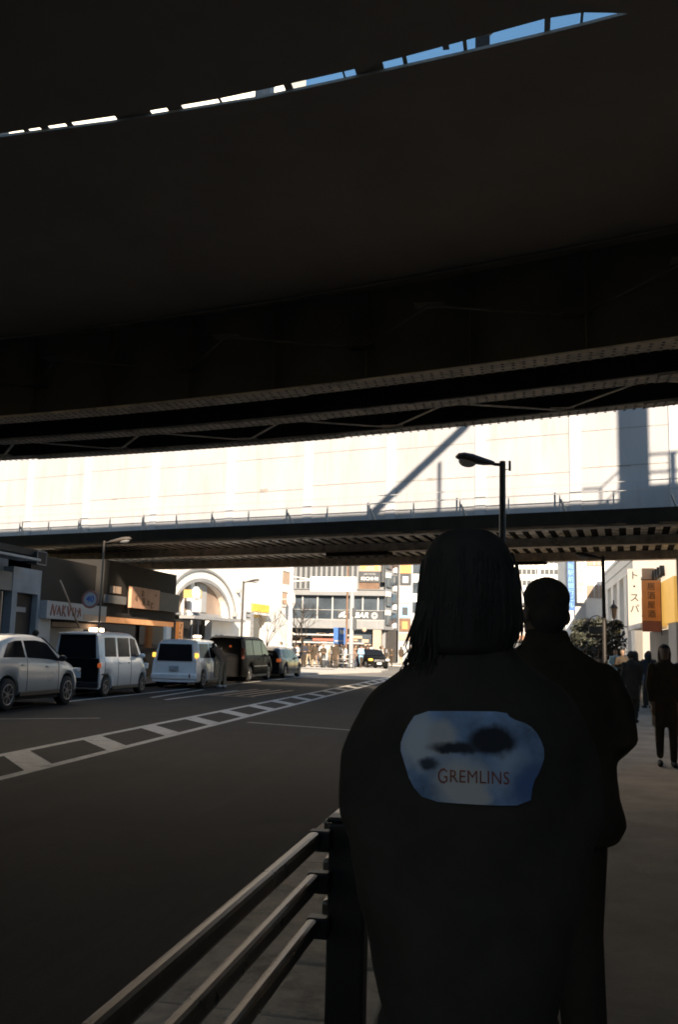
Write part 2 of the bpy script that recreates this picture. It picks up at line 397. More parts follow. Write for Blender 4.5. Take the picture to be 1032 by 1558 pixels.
# tall trackside gantry standing on the far edge of the bridge: throws the shadows seen on the pale girder
hs = Vector((.3145, -1, math.tan(rad(SUN_EL)) * 1.0482))
def FFp(u, z): return frame((1.1, 26.25, 0), -15.5) @ Vector((u, .36, z))
def src(p, t): return Vector(p) + hs * t
b = MB()
def mast(p0, p1, wd, t, zb=6.75, dp=.3):
    a = src(p0, t); top = src(p1, t).z
    b.box(a.x - wd / 2, a.x + wd / 2, a.y - dp / 2, a.y + dp / 2, zb, top)
mast((2.97, 26.1, 6), (2.97, 26.1, 9.6), .66, 12.6)
b.bar(src((-4.95, 28.28, 5.5), 13.6), src((-1.75, 27.4, 8.25), 13.2), .24, .24)
b.bar(src((-1.75, 27.4, 8.25), 13.2), src((-.8, 27.1, 9.8), 13.0), .24, .24)
mast((-2.54, 27.6, 5.6), (-2.54, 27.6, 7.2), .09, 13.6, dp=.09)
mast((-4.95, 28.28, 5.4), (-4.95, 28.28, 5.55), .24, 13.6, dp=.24)
def hb(p, q, wd=.05): b.bar(src(p, 12.6), src(q, 12.6), wd, wd)
hb((2.1, 26.32, 5.3), (2.1, 26.32, 6.12)); hb((2.1, 26.32, 6.12), (2.75, 26.15, 6.72)); hb((1.6, 26.46, 6.12), (2.1, 26.32, 6.12)); hb((1.6, 26.46, 5.62), (2.1, 26.32, 5.62)); hb((2.1, 26.32, 5.62), (2.75, 26.15, 6.22))
hb((3.2, 26.0, 7.0), (4.6, 25.6, 7.0)); hb((3.2, 26.0, 6.5), (4.6, 25.6, 6.5)); hb((3.95, 25.8, 5.9), (3.95, 25.8, 7.0), .12)
b.bar(src((2.2, 26.3, 5.2), 12.6), src((3.0, 26.1, 5.95), 12.6), .9, .16); b.bar(src((3.0, 26.1, 5.75), 12.6), src((6, 25.3, 5.75), 12.6), .5, .5)
a = src((3.0, 26.1, 5.75), 12.6)
b.box(a.x + 2.2, a.x + 2.5, a.y - 1.0, a.y - .7, 6.75, a.z - .2)
b.build('signal_gantry', M['darkpole'], near)
# unseen slab added over the tracks to shade the foot of the pale girder
b = MB(); E0 = src(FFp(-24, 5.47), 16.0); E1 = src(FFp(9, 5.47), 16.0); W0 = Vector((-.25, -.97, 0)) * 1.3
b.add([E0, E1, E1 + W0, E0 + W0] + [q + Vector((0, 0, .25)) for q in (E0, E1, E1 + W0, E0 + W0)], [(0, 1, 2, 3), (4, 7, 6, 5), (0, 4, 5, 1), (1, 5, 6, 2), (2, 6, 7, 3), (3, 7, 4, 0)]); b.build('shade_slab', M['steelgrey'], near)
for i in range(6):
    q = E0.lerp(E1, .06 + .176 * i) + W0 * .5; b = MB(); b.box(q.x - .12, q.x + .12, q.y - .12, q.y + .12, 6.75, q.z - .002); b.build('slab_post', M['steelgrey'], near)
for a in (-19.2, 7.0):                                       # bearings carry the girders on the side walls
    for v in (0, VB, VC):
        b = MB(); y = YA(a) + v; b.box(a - .3, a + .3, y - .2, y + .2, ZB - .22, ZB - .017); b.build('bearing', M['flange'], near)

# second deck right above the viewer, a narrow slit of sky between the two
near2 = thing('railway_viaduct', 'black viaduct deck above the top edge, in front of the sky slit', 'bridge')
b = MB()
for (x0, y0), (x1, y1) in zip(UP[:-1], UP[1:]): b.prism([(x0, -2.5), (x1, -2.5), (x1, y1), (x0, y0)], 'z', 6.19, 6.21)
b.prism([(-28, -2.5), (12, -2.5), (12, 3.2), (-28, 7.8)], 'z', 6.215, 6.6)
b.build('deck', M['soffit'], near2)
b = MB(); b.M = frame((-2, 6.0, 0), -9.5)
for v in (-5.2, -6.6):
    b = MB(); b.M = frame((-2, 6.0, 0), -9.5); b.box(-22, 14, v - .012, v + .012, 5.55, 6.18); b.box(-22, 14, v - .16, v + .16, 5.52, 5.549); b.build('girder', M['soffit'], near2)
for xa, xb in ((-3.64, -3.29), (-3.12, -2.98), (-2.0, -1.93), (-1.36, -1.12), (-2.62, -2.60), (-.955, -.92), (-.46, -.43), (.165, .21), (-4.42, -4.34), (-4.6, -4.55), (-4.15, -4.09), (.43, .45), (-1.47, -1.455), (-.62, -.57)):
    b = MB(); ya, yb = e(xa), e2(xa)                         # plates that bridge the slit here and there
    b.box(xa, xb, min(ya, yb) - .06, max(ya, yb) + .06 if xa != -.62 else (ya + yb) / 2 + .02, 6.228, 6.24); b.build('joint_plate', M['soffit'], near2)

# ------------------------------------------------------------------ far bridge with the sunlit pale side
FA = -15.5
FF = frame((1.1, 26.25, 0), FA)
far = thing('railway_bridge', 'pale sunlit girder bridge crossing the street beyond the dark bridge', 'bridge')
U0, U1 = -26, 12
b = MB(); b.M = FF
b.box(U0, U1, .36, .5, 5.0, 8.95)
b.build('side_panel', M['face'], far)
st = [-26.5, -23.7, -20.8, -17.9, -14.75, -11.5, -8.45, -5.5, -2.58, .24, 2.95, 5.8, 8.6, 11.4]
for s in st:
    if U0 < s < U1:
        b = MB(); b.M = FF; b.box(s - .16, s + .16, .33, .359, 5.5, 8.9)
        for zz in (5.6, 5.7):
            for q in (-.24, -.19, .19, .24): b.box(s + q - .015, s + q + .015, .345, .3595, zz, zz + .03)
        b.build('stiffener', M['stiff'], far)
b = MB(); b.M = FF
for i in range(len(st) - 1):
    for zz, t in ((6.66, .022), (7.74, .018)):
        jit = .05 * math.sin(i * 2.2 + zz); b.box(max(U0, st[i] + .17), min(U1, st[i + 1] - .17), .354, .3595, zz + jit, zz + jit + t)
    if i % 2: b.box(st[i] + 1.2, st[i] + 1.5, .3535, .3595, 6.64 + .05 * math.sin(i * 2.2 + 6.66), 6.72)
b.build('panel_seam', M['seam'], far)
b = MB(); b.M = FF                                            # dark service walkway along the foot of the panel
b.box(U0, U1, -.04, 0, 5.0, 5.44); b.box(U0, U1, 0.001, .355, 5.40, 5.438)
b.build('walkway', M['deckband'], far)
b = MB(); b.M = FF
for i in range(26):
    s = -25.3 + 1.48 * i
    b.bar((s, .02, 5.44), (s, .02, 6.24 if i % 2 else 5.95), .035, .035)
    if i % 2 == 1: b.bar((s + .02, .02, 5.8), (s + .14, .2, 5.44), .05, .05)
for zz in (5.95, 6.2): b.bar((U0, .02, zz), (U1, .02, zz), .022, .022)
b.build('handrail', M['palegrey'], far)
# underside
for v, zb in ((.2, 5.0), (4.75, 5.02), (9.4, 5.0)):
    b = MB(); b.M = FF; b.box(U0, U1, v - (.2 if v > 1 else .14), v + .2, zb - .03, zb - .001)
    if v > 1: b.box(U0, U1, v - .015, v + .015, zb, 5.6)
    b.build('girder_flange', M['flange'], far)
b = MB(); b.M = FF
sk = math.tan(rad(6 + FA))                                 # troughs run askew to the girders
for v0, v1 in ((.42, 4.54), (4.96, 9.19)):
    u = U0 + .5
    while u < U1 - 2:
        du = (v1 - v0) * sk
        p = [(u, v0), (u + .21, v0), (u + .21 + du, v1), (u + du, v1)]
        b.prism(p, 'z', 5.285, 5.3); u += .43
b.build('deck_rib', M['rib'], far)
b = MB(); b.M = FF; b.box(U0, U1, .36, 9.6, 5.304, 5.36); b.box(U0, U1, .51, 9.6, 5.61, 6.1); b.box(U0, U1, 9.3, 9.42, 5.4, 6.3); b.build('deck', M['deckband'], far)
b = MB(); b.M = FF; b.bar((-9.9, 4.72, 4.92), (-7.4, 4.72, 4.92), .5, .14); b.build('splice_plate', M['deckband'], far)
b = MB(); b.M = FF; b.bar((-5.6, 9.3, 4.92), (-2.9, 9.3, 4.92), .4, .1); b.build('splice_plate', M['deckband'], far)

# side walls the bridges stand on
def wall(name, label, poly, z0, z1, m, cat='wall'):
    b = MB(); b.prism(poly, 'z', z0, z1); o = b.build(name, m); return tag(o, label, cat)
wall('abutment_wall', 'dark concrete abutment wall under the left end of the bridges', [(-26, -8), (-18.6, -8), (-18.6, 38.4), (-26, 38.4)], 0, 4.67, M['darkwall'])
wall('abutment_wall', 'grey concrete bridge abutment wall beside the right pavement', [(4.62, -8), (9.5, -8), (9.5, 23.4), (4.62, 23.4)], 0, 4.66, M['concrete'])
wall('bridge_pier', 'concrete pier carrying the pale bridge behind the right pavement', [(5.2, 24.4), (9.4, 24.4), (9.4, 33.8), (5.2, 33.8)], 0, 4.96, M['concrete'], 'pier')
# unseen block added behind the viewer to keep low sun off the street
sb = thing('shade_block', 'tall grey block added behind the viewer to shade the street', 'building')
SB = frame((29.4, -63.75, 0), -15.5)
b = MB(); b.M = SB; b.box(-90, 60, -20, 0, 0, 47.6); b.build('wall', M['midgrey'], sb)
for j in range(11):
    b = MB(); b.M = SB; b.box(-88, 58, .002, .1, 3 + 4 * j, 5 + 4 * j); b.build('window_band', M['glassblue'], sb)
# ------------------------------------------------------------------ buildings, left side
def pbox(root, name, m, *a, fr=None, bevel=0):
    b = MB()
    if fr: b.M = fr
    for q in (a if isinstance(a[0], tuple) else (a,)): b.box(*q)
    return b.build(name, M[m] if isinstance(m, str) else m, root, bevel)
X_, Z_ = Vector((1, 0, 0)), Vector((0, 0, 1))
FL = frame((-15, 0, 0), 90)          # local x along the street (+Y), local y into the building (-X)
# blue-grey shop at the left edge
s = thing('shop_building', 'blue-grey shop front with a dark doorway at the left edge', 'building')
pbox(s, 'wall', 'bluegrey', (20, 25.25, .35, 3.4, .1, 4.1), (25.0, 26.65, 0, .34, 2.92, 3.68), (25.02, 25.3, 0, .34, .1, 2.919), (26.5, 26.65, 0, .34, .1, 2.919), fr=FL)
pbox(s, 'wall_panel', 'greywall', (20.0, 24.99, .02, .349, 2.95, 3.5), (20, 22.2, .02, .349, .1, 2.949), fr=FL)
pbox(s, 'door', 'black', (25.301, 26.499, .2, .26, .1, 2.9), fr=FL)
pbox(s, 'transom', 'midgrey', (25.301, 26.1, .15, .199, 2.35, 2.5), fr=FL)
pbox(s, 'window', 'glass', (22.2, 24.99, .25, .3, .6, 2.9), fr=FL)
pbox(s, 'light_tube', 'tan', (24.5, 24.56, .02, .1, 1.4, 2.9), fr=FL)
pbox(s, 'awning', 'midgrey', (21.5, 25.3, -.7, .0, 3.86, 3.93), fr=FL)
pbox(s, 'roof', 'darkwall', (20, 26.65, .0, 3.4, 4.101, 4.3), fr=FL)
# white board shop
s = thing('shop_building', 'narrow shop with a white signboard in dark red lettering', 'building')
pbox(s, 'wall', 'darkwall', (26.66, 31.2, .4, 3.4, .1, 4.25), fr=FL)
pbox(s, 'pillar', 'palegrey', (26.68, 27.45, .02, .395, .1, 2.2), fr=FL)
sb_ = pbox(s, 'signboard', 'palegrey', (26.72, 30.95, -.22, .05, 2.2, 2.76), fr=FL)
b = MB(); b.M = FL
for u, z0, du, z1, t_ in ((26.95, 2.3, .1, 2.66, .05), (27.05, 2.66, .14, 2.3, .04), (27.19, 2.3, .1, 2.64, .04), (27.36, 2.34, .12, 2.62, .05), (27.48, 2.62, .12, 2.32, .04), (27.42, 2.45, .14, 2.47, .03), (27.7, 2.3, .03, 2.66, .05), (27.74, 2.48, .16, 2.64, .04), (27.76, 2.47, .17, 2.3, .04), (28.05, 2.64, .11, 2.32, .05), (28.16, 2.32, .11, 2.64, .04), (28.42, 2.62, .02, 2.34, .05), (28.44, 2.34, .14, 2.36, .04), (28.58, 2.36, .02, 2.6, .04), (28.78, 2.3, .12, 2.62, .04), (28.9, 2.6, .08, 2.34, .04), (28.7, 2.5, .26, 2.53, .03)):
    b.bar((u, -.232, z0), (u + du, -.232, z1), t_, .02, up=(0, 1, 0))
b.build('lettering', M['darkred'], sb_)
pbox(sb_, 'sign_strip', 'tan', (29.2, 30.85, -.232, -.221, 2.23, 2.42), fr=FL)
pbox(s, 'shutter', 'greywall', (27.5, 31.1, .3, .36, .1, 1.95), fr=FL)
pbox(s, 'shop_shelf', 'brown', (27.5, 31.0, .0, .3, 1.96, 2.12), fr=FL)
# bar with the orange board
s = thing('shop_building', 'dark eatery under the bridge with an orange lit fascia strip', 'building')
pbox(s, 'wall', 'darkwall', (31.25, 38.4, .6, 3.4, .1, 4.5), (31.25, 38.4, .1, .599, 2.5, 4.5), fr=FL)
pbox(s, 'fascia_light', 'signglow', (31.5, 37.9, -.06, .09, 2.22, 2.42), fr=FL)
pbox(s, 'shop_window', 'glass', (31.4, 35.2, .5, .56, .5, 2.2), (35.6, 38.2, .5, .56, .1, 2.2), fr=FL)
pbox(s, 'menu_panel', 'tan', (31.9, 32.6, .4, .49, 1.2, 1.9), (33.2, 33.7, .4, .49, 1.3, 1.75), fr=FL)
b = MB(); b.M = FL
b.prism([(31.3, 0), (31.3, .4), (38.3, .4), (38.3, 0)], 'z', 2.43, 2.5); b.build('soffit', M['darkwall'], s)
ob = thing('sign_board', 'orange signboard with dark characters above the eatery', 'sign')
pbox(ob, 'board', 'orangeboard', (33.2, 36.0, -.15, -.02, 2.84, 3.66), fr=FL)
pbox(ob, 'mount', 'black', (33.4, 33.5, -.02, .12, 3.0, 3.5), (35.6, 35.7, -.02, .12, 3.0, 3.5), fr=FL)
for t, dy, dz, sz in (('お', 34.25, 3.42, .3), ('米', 34.35, 3.1, .36), ('れ', 34.85, 3.08, .3), ('じ', 35.2, 2.99, .3), ('味', 33.65, 3.2, .26), ('ん', 35.55, 3.45, .12)):
    put_text(t, sz, M['brown'], ob, (-14.845, dy, dz), (0, 1, 0), Z_)
gb = thing('sign_board', 'dim grey signboard to the right of the orange board', 'sign')
pbox(gb, 'board', 'greywall', (36.1, 38.3, -.12, .09, 2.85, 3.62), fr=FL)
sm = thing('sign_board', 'small dull tan pair of boards left of the orange signboard', 'sign')
pbox(sm, 'board', 'tan', (31.75, 32.35, -.1, .09, 3.3, 3.56), fr=FL); pbox(sm, 'board', 'greywall', (31.3, 32.85, -.1, .09, 2.92, 3.22), fr=FL)
pl = thing('menu_pillar', 'orange red lit pillar with dark patterns at the right end of the eatery', 'pillar')
pbox(pl, 'column', 'darkwall', (37.95, 38.75, -.25, .3, .1, 1.3), fr=FL)
pbox(pl, 'light_box', 'signglow', (38.0, 38.5, -.28, -.13, 1.31, 2.45), fr=FL)
b = MB(); b.M = FL
for i in range(9):
    q = random.uniform(38.02, 38.36); zz = random.uniform(1.4, 2.3); b.box(q, q + random.uniform(.04, .12), -.292, -.281, zz, zz + random.uniform(.05, .2))
b.build('menu_marking', M['brown'], pl)
lb = thing('light_box', 'small glowing white lamp box above the white kei van', 'lamp')
pbox(lb, 'case', 'lampglow', (30.0, 30.6, -.35, -.05, 1.82, 1.98), fr=FL, bevel=.03); pbox(lb, 'bracket', 'black', (30.3, 30.4, -.05, .3, 1.85, 1.92), fr=FL)
lp = thing('downpipe', 'thin slanting pale pipe in front of the white signboard', 'pipe')
b = MB(); b.tube([(-14.6, 27.1, 3.42), (-14.55, 27.5, 2.95), (-14.5, 28.4, 1.95)], .03, 6); b.build('pipe', M['tan'], lp)
bx = thing('meter_box', 'faint dark box high on the black wall at left', 'box')
pbox(bx, 'case', 'darkwall', (26.1, 26.6, -.12, .3, 3.87, 4.24), fr=FL); pbox(bx, 'frame', 'greywall', (26.08, 26.62, -.14, -.121, 3.84, 3.87), (26.08, 26.62, -.14, -.121, 4.24, 4.27), (26.06, 26.09, -.14, -.121, 3.84, 4.27), (26.61, 26.64, -.14, -.121, 3.84, 4.27), fr=FL)

# white building with the big arch
s = thing('arch_building', 'white building with one great arched window beyond the eatery', 'building')
FA_ = Matrix.Translation((-18.75, 48.1, -.375)) @ Matrix.Rotation(rad(82), 4, 'Z') @ Matrix.Scale(1.25, 4)
b = MB(); b.M = FA_
cu_, cz_, ra, rb_ = 2.25, 2.8, 2.75, 1.6
npt = 28
au = [cu_ - ra + 2 * ra * i / npt for i in range(npt + 1)]
az = [cz_ + rb_ * math.sqrt(max(0, 1 - ((q - cu_) / ra) ** 2)) for q in au]
for i in range(npt):
    b.prism([(au[i], az[i]), (au[i + 1], az[i + 1]), (au[i + 1], 9.5), (au[i], 9.5)], 'y', 0, .35)
b.box(-.9, au[0], 0, .35, .1, 9.5); b.box(au[-1], 6.3, 0, .35, .1, 9.5); b.box(3.3, au[-1], 0, .35, .1, 2.62); b.box(-.9, 6.3, .36, 7, 9.2, 9.49)
b.box(-.9, -.6, .36, 7, .1, 9.19); b.box(6.0, 6.3, .36, 7, .1, 9.19); b.box(-.59, 5.99, 6.7, 7, .1, 9.19)
b.build('wall', M['cream'], s)
b = MB(); b.M = FA_
def archrib(ra0, rb0, wd, y0, y1):
    for i in range(30):
        t0, t1 = math.pi * i / 30, math.pi * (i + 1) / 30
        P_ = lambda t, k: (cu_ - (ra0 + k) * math.cos(t), cz_ + (rb0 + k) * math.sin(t))
        b.prism([P_(t0, 0), P_(t1, 0), P_(t1, wd), P_(t0, wd)], 'y', y0, y1)
archrib(ra - .02, rb_ - .02, .16, -.06, -.002); archrib(3.4, 2.1, .1, -.08, -.002)
b.build('arch_moulding', M['midgrey'], s)
gl = pbox(s, 'arched_window', 'glassbrown', (-.5, 5.0, .36, .4, 2.78, 4.5), fr=FA_)
pbox(gl, 'mullion', 'white', (1.45, 1.8, .2, .359, 2.8, 4.35), (.9, 1.0, .25, .359, 2.8, 4.2), fr=FA_)
pbox(gl, 'mullion', 'midgrey', (2.15, 2.4, .3, .359, 2.8, 4.38), (-.3, 5, .3, .359, 2.8, 2.95), fr=FA_)
pbox(gl, 'blind', 'palegrey', (2.45, 3.25, .31, .358, 3.0, 4.3), fr=FA_)
pbox(s, 'canopy', 'midgrey', (.15, 5.45, -.75, -.002, 2.62, 2.76), fr=FA_)
pbox(s, 'doorway', 'black', (.0, 3.29, .5, .56, .1, 2.62), fr=FA_)
pbox(s, 'door_post', 'midgrey', (1.9, 1.97, .3, .37, .1, 2.6), (2.5, 2.57, .3, .37, .1, 2.6), fr=FA_)
pbox(s, 'notice', 'white', (3.6, 4.5, -.05, -.002, .9, 1.8), fr=FA_); pbox(s, 'notice', 'midgrey', (3.7, 4.0, -.05, -.002, 1.82, 1.98), (4.2, 4.5, -.05, -.002, 1.82, 1.98), fr=FA_)
for uu, zz in ((5.75, 4.3), (5.4, 3.1)):
    q = pbox(s, 'wall_lamp', 'midgrey', (uu, uu + .12, -.25, -.002, zz - .2, zz), fr=FA_, bevel=.02)
sg = thing('projecting_sign', 'glaring white round and square shop sign beside the arched window', 'sign')
b = MB(); b.M = FA_; b.box(-.2, .55, -.85, -.8, 2.9, 3.5); b.prism([(.1 + .36 * math.cos(t), 3.72 + .3 * math.sin(t)) for t in [2 * math.pi * k / 20 for k in range(20)]], 'y', -.85, -.8); b.build('panel', M['white'], sg)
pbox(sg, 'bracket', 'ochre', (.45, .6, -.82, -.0025, 3.55, 3.9), fr=FA_)

# tall white building with ochre entrance
s = thing('white_building', 'tall white building with an ochre entrance hall and brown windows', 'building')
FW = Matrix.Translation((-17.2, 64.07, -.21)) @ Matrix.Rotation(rad(84), 4, 'Z') @ Matrix.Scale(1.14, 4)
w0, w1 = -6.9, 2.25
b = MB(); b.M = FW
e0, e1 = -5.2, -2.35
b.box(w0, e0, 0, .4, .1, 13); b.box(e1, w1, 0, .4, .1, 13); b.box(e0, e1, 0, .4, 3.35, 13); b.box(w0, w1, .41, 9, 12.6, 12.99)
b.box(w1 - .4, w1, .41, 9, .1, 12.59); b.box(w0, w0 + .4, .41, 9, .1, 12.59)
b.build('wall', M['white'], s)
pbox(s, 'entrance_hall', 'glassbrown', (e0, e1, 1.5, 1.6, .1, 3.34), fr=FW); pbox(s, 'entrance_soffit', 'ochre', (e0, e1, .41, 1.49, 3.2, 3.34), (e0, e0 + .1, .41, 1.49, .1, 3.19), fr=FW)
pbox(s, 'entrance_wall', 'ochre', (e0 + .3, e0 + .9, 1.4, 1.49, .1, 3.15), (e0 + 1.2, e0 + 1.5, 1.4, 1.49, .1, 3.15), (e1 - .6, e1 - .2, 1.4, 1.49, .1, 3.15), fr=FW)
pbox(s, 'entrance_canopy', 'white', (e0 - .15, e1 + .2, -.3, -.002, 3.3, 3.42), fr=FW)
pbox(s, 'sign_panel', 'yellow', (-4.75, -2.2, -.12, -.002, 3.5, 3.93), fr=FW)
for z0, z1, u0 in ((5.45, 6.25, .05), (4.15, 4.92, .05), (6.9, 7.7, .05), (8.3, 9.1, .05)):
    wn = pbox(s, 'window', 'tan', (u0, 2.1, -.01, -.002, z0, z1), fr=FW); pbox(wn, 'frame', 'white', (u0 - .06, u0, -.05, -.002, z0, z1), (u0, 2.1, -.05, -.002, z1, z1 + .05), fr=FW)
pbox(s, 'ledge', 'white', (.0, 2.24, -.06, -.002, 4.98, 5.06), (.0, 2.24, -.06, -.002, 4.0, 4.06), fr=FW)
vs_ = thing('sign_board', 'tall pale signboard with grey column of characters by the ochre entrance', 'sign')
pbox(vs_, 'board', 'palegrey', (-6.3, -5.15, -.35, -.2, 1.9, 3.42), fr=FW); pbox(vs_, 'panel', 'cream', (-6.25, -5.65, -.372, -.351, 2.0, 2.9), fr=FW); pbox(vs_, 'frame', 'slate', (-6.25, -5.75, -.372, -.351, 3.05, 3.1), (-6.25, -5.75, -.372, -.351, 3.3, 3.35), (-6.25, -6.2, -.372, -.351, 3.1, 3.3), fr=FW); pbox(vs_, 'post', 'midgrey', (-5.8, -5.7, -.3, -.22, .1, 1.9), fr=FW)
for i, ch in enumerate('日本料理'):
    q = FW @ Vector((-5.42, -.36, 3.1 - .3 * i)); put_text(ch, .28, M['midgrey'], vs_, q, FW.to_3x3() @ X_, Z_)
rs = thing('round_sign', 'round white hanging sign near the right end of the white building', 'sign')
b = MB(); b.M = FW; b.prism([(.0 + .62 * math.cos(t), 4.45 + .55 * math.sin(t)) for t in [2 * math.pi * k / 24 for k in range(24)]], 'y', -.75, -.65); b.build('disc', M['white'], rs)
pbox(rs, 'sign_mark', 'tan', (-.3, .3, -.762, -.751, 4.14, 4.24), fr=FW); pbox(rs, 'bracket', 'midgrey', (-.03, .03, -.65, -.06, 4.42, 4.48), fr=FW)

# corner building with the bar, straight ahead
s = thing('corner_building', 'grey corner building with striped cladding and a bar on its first floor', 'building')
Y0 = 95.0
pbox(s, 'wall', 'stone_grey', (-46, -14.32, Y0 + .9, Y0 + 14, .1, 16), (-46, -14.32, Y0, Y0 + .89, 6.95, 7.6))
b = MB(); x = -45.9
while x < -17.2: b.box(x, x + .26, Y0 - .1, Y0 + .1, 7.62, 15.9); x += .56
b.build('cladding', M['stone_grey'], s); pbox(s, 'cladding_back', 'slate', (-46, -17.1, Y0 + .2, Y0 + .88, 7.61, 15.9))
pbox(s, 'cornice', 'stone_grey', (-46, -14.3, Y0 - .35, Y0 - .002, 6.95, 7.55), (-46, -14.3, Y0 - .5, Y0 - .002, 7.551, 7.62), bevel=.02)
wn = pbox(s, 'window_band', 'glassblue', (-46, -14.4, Y0 + .3, Y0 + .4, 4.5, 6.94))
b = MB(); x = -44.2
while x < -14.3: b.box(x - .07, x + .07, Y0 + .1, Y0 + .299, 4.5, 6.94); x += 1.62
b.box(-46, -14.4, Y0 + .18, Y0 + .295, 5.42, 5.47); b.build('mullion', M['palegrey'], wn)
b = MB()
for _ in range(26):
    q = random.uniform(-24, -15); zz = random.uniform(4.6, 6.6); b.box(q, q + random.uniform(.2, .8), Y0 + .41, Y0 + .5, zz, zz + random.uniform(.1, .5))
b.build('interior', M['brown'], wn)
sp = pbox(s, 'spandrel', 'stone_grey', (-46, -14.3, Y0 - .4, Y0 + .3, 3.5, 4.36), bevel=.02); pbox(s, 'sill', 'midgrey', (-46, -14.3, Y0 - .1, Y0 + .299, 4.361, 4.49))
b = MB(); x = -44.2
while x < -14.3: b.box(x - .02, x + .02, Y0 - .405, Y0 - .401, 3.5, 4.35); x += 1.62
b.build('joint', M['midgrey'], sp)
bs = pbox(s, 'bar_sign', 'slate', (-19.3, -14.5, Y0 + .02, Y0 + .09, 4.5, 5.38))
put_text("YʼBAR", .78, M['white'], bs, (-17.1, Y0 + .01, 4.92), X_, Z_, .01, shear=.25, space=1.02, bold=.015)
b = MB(); b.prism([(-19.2, 4.7), (-18.85, 4.72), (-18.55, 4.98), (-18.45, 5.3), (-18.85, 5.2), (-19.1, 4.95)], 'y', Y0, Y0 + .015); b.prism([(-18.75, 4.66), (-18.3, 4.72), (-18.2, 4.9), (-18.5, 4.86)], 'y', Y0, Y0 + .015); b.build('leaf_mark', M['white'], bs)
b = MB()
for k in range(12): t = k * math.pi / 6; b.prism([(-15.37 + .36 * math.cos(t + d) * r, 4.92 + .36 * math.sin(t + d) * r) for d, r in ((-.2, .3), (-.22, 1), (.22, 1), (.2, .3))], 'y', Y0, Y0 + .014)
b.build('flower_mark', M['palegrey'], bs)
# ground floor
pbox(s, 'shop_front', 'glassblue', (-46, -15.4, Y0 + .7, Y0 + .8, .1, 3.49)); pbox(s, 'pillar', 'tile', (-15.45, -14.6, Y0 - .3, Y0 + .5, .1, 3.49)); pbox(s, 'doorway', 'black', (-14.6, -13.2, Y0 + 1.2, Y0 + 1.3, .1, 3.4))
b = MB()
for _ in range(40):
    q = random.uniform(-25, -16.5); zz = random.uniform(.5, 3.0); b.box(q, q + random.uniform(.2, 1.2), Y0 + .55, Y0 + .69, zz, zz + random.uniform(.1, .35))
b.build('window_display', M['tan'], s)
pbox(s, 'shop_shelf', 'darkred', (-23, -18.6, Y0 + .4, Y0 + .54, 1.2, 1.4), (-22, -17.6, Y0 + .4, Y0 + .54, 2.2, 2.5)); pbox(s, 'shop_awning', 'palegrey', (-24, -16.4, Y0 - .2, Y0 + .39, 1.95, 2.1), (-24, -18, Y0 - .2, Y0 + .39, 2.75, 2.9))
# turned corner with glass bays
b = MB(); b.prism([(-14.3, Y0), (-13.5, Y0 + 2.4), (-13.5, Y0 + 14), (-14.3, Y0 + 14)], 'z', 3.5, 16); b.build('corner_wall', M['stone_grey'], s)
FB = frame((-14.3, Y0, 0), math.degrees(math.atan2(2.4, .8)))
for j in range(5):
    zz = 4.0 + 1.95 * j
    pbox(s, 'corner_window', 'glassblue', (.1, 1.2, -.22, -.002, zz, zz + .95), (1.4, 2.4, -.22, -.002, zz + .3, zz + 1.3), fr=FB); pbox(s, 'corner_panel', 'white', (.1, 1.0, -.2, -.002, zz + 1.0, zz + 1.5), (1.9, 2.4, -.2, -.002, zz - .3, zz + .25), fr=FB)
k_ = thing('sign_board', 'dark restaurant signboard with white capitals on the corner building', 'sign')
pbox(k_, 'board', 'slate', (-17.05, -14.75, Y0 - .3, Y0 - .05, 8.35, 9.47)); pbox(k_, 'picture_panel', 'tan', (-17.05, -14.75, Y0 - .28, Y0 - .05, 9.5, 11.2)); pbox(k_, 'lower_panel', 'brown', (-17.05, -14.9, Y0 - .2, Y0 + .1, 7.63, 8.3)); pbox(k_, 'picture_mark', 'ochre', (-16.9, -16.3, Y0 - .3, Y0 - .285, 9.7, 10.4), (-15.4, -15.0, Y0 - .3, Y0 - .285, 9.6, 10.2)); pbox(k_, 'mount', 'slate', (-14.7, -14.35, Y0 - .05, Y0 + .88, 8.4, 12))
put_text('KICHI·RI', .5, M['white'], k_, (-15.9, Y0 - .31, 8.72), X_, Z_, .008, bold=.008); put_text('ARK·HOTEL', .24, M['palegrey'], k_, (-15.9, Y0 - .31, 9.2), X_, Z_, .008)
# narrow white block and stacked signs right of the corner
s = thing('narrow_building', 'narrow white building behind the stacked signs right of the corner', 'building')
pbox(s, 'wall', 'white', (-13.2, -6, Y0 + 8, Y0 + 22, .1, 19))
for j in range(7): pbox(s, 'window', 'glassblue', (-12.9, -9.4, Y0 + 7.9, Y0 + 7.999, 3.4 + 2.2 * j, 4.6 + 2.2 * j), (-9.1, -6.3, Y0 + 7.9, Y0 + 7.999, 3.4 + 2.2 * j, 4.6 + 2.2 * j))
pbox(s, 'shop_front', 'slate', (-13, -6.2, Y0 + 7.9, Y0 + 7.999, .1, 2.7))
t_ = thing('sign_tower', 'column of stacked shop signs right of the corner building', 'sign')
pbox(t_, 'frame', 'palegrey', (-13.2, -11.75, Y0 + 2.6, Y0 + 2.9, .1, 15))
for z0, z1, m in ((8.3, 9.5, 'slate'), (9.55, 10.9, 'orange'), (6.4, 8.1, 'palegrey'), (4.85, 6.25, 'skyblue'), (3.4, 4.75, 'brown'), (2.5, 3.2, 'tan'), (11, 12.4, 'white')):
    q = pbox(t_, 'sign_panel', m, (-13.1, -11.9, Y0 + 2.5, Y0 + 2.599, z0, z1))
    mk = {'slate': 'white', 'skyblue': 'slate', 'brown': 'orange', 'palegrey': 'skyblue'}.get(m)
    if mk: pbox(q, 'sign_mark', mk, (-12.8, -12.2, Y0 + 2.48, Y0 + 2.499, z0 + .25, z1 - .3))
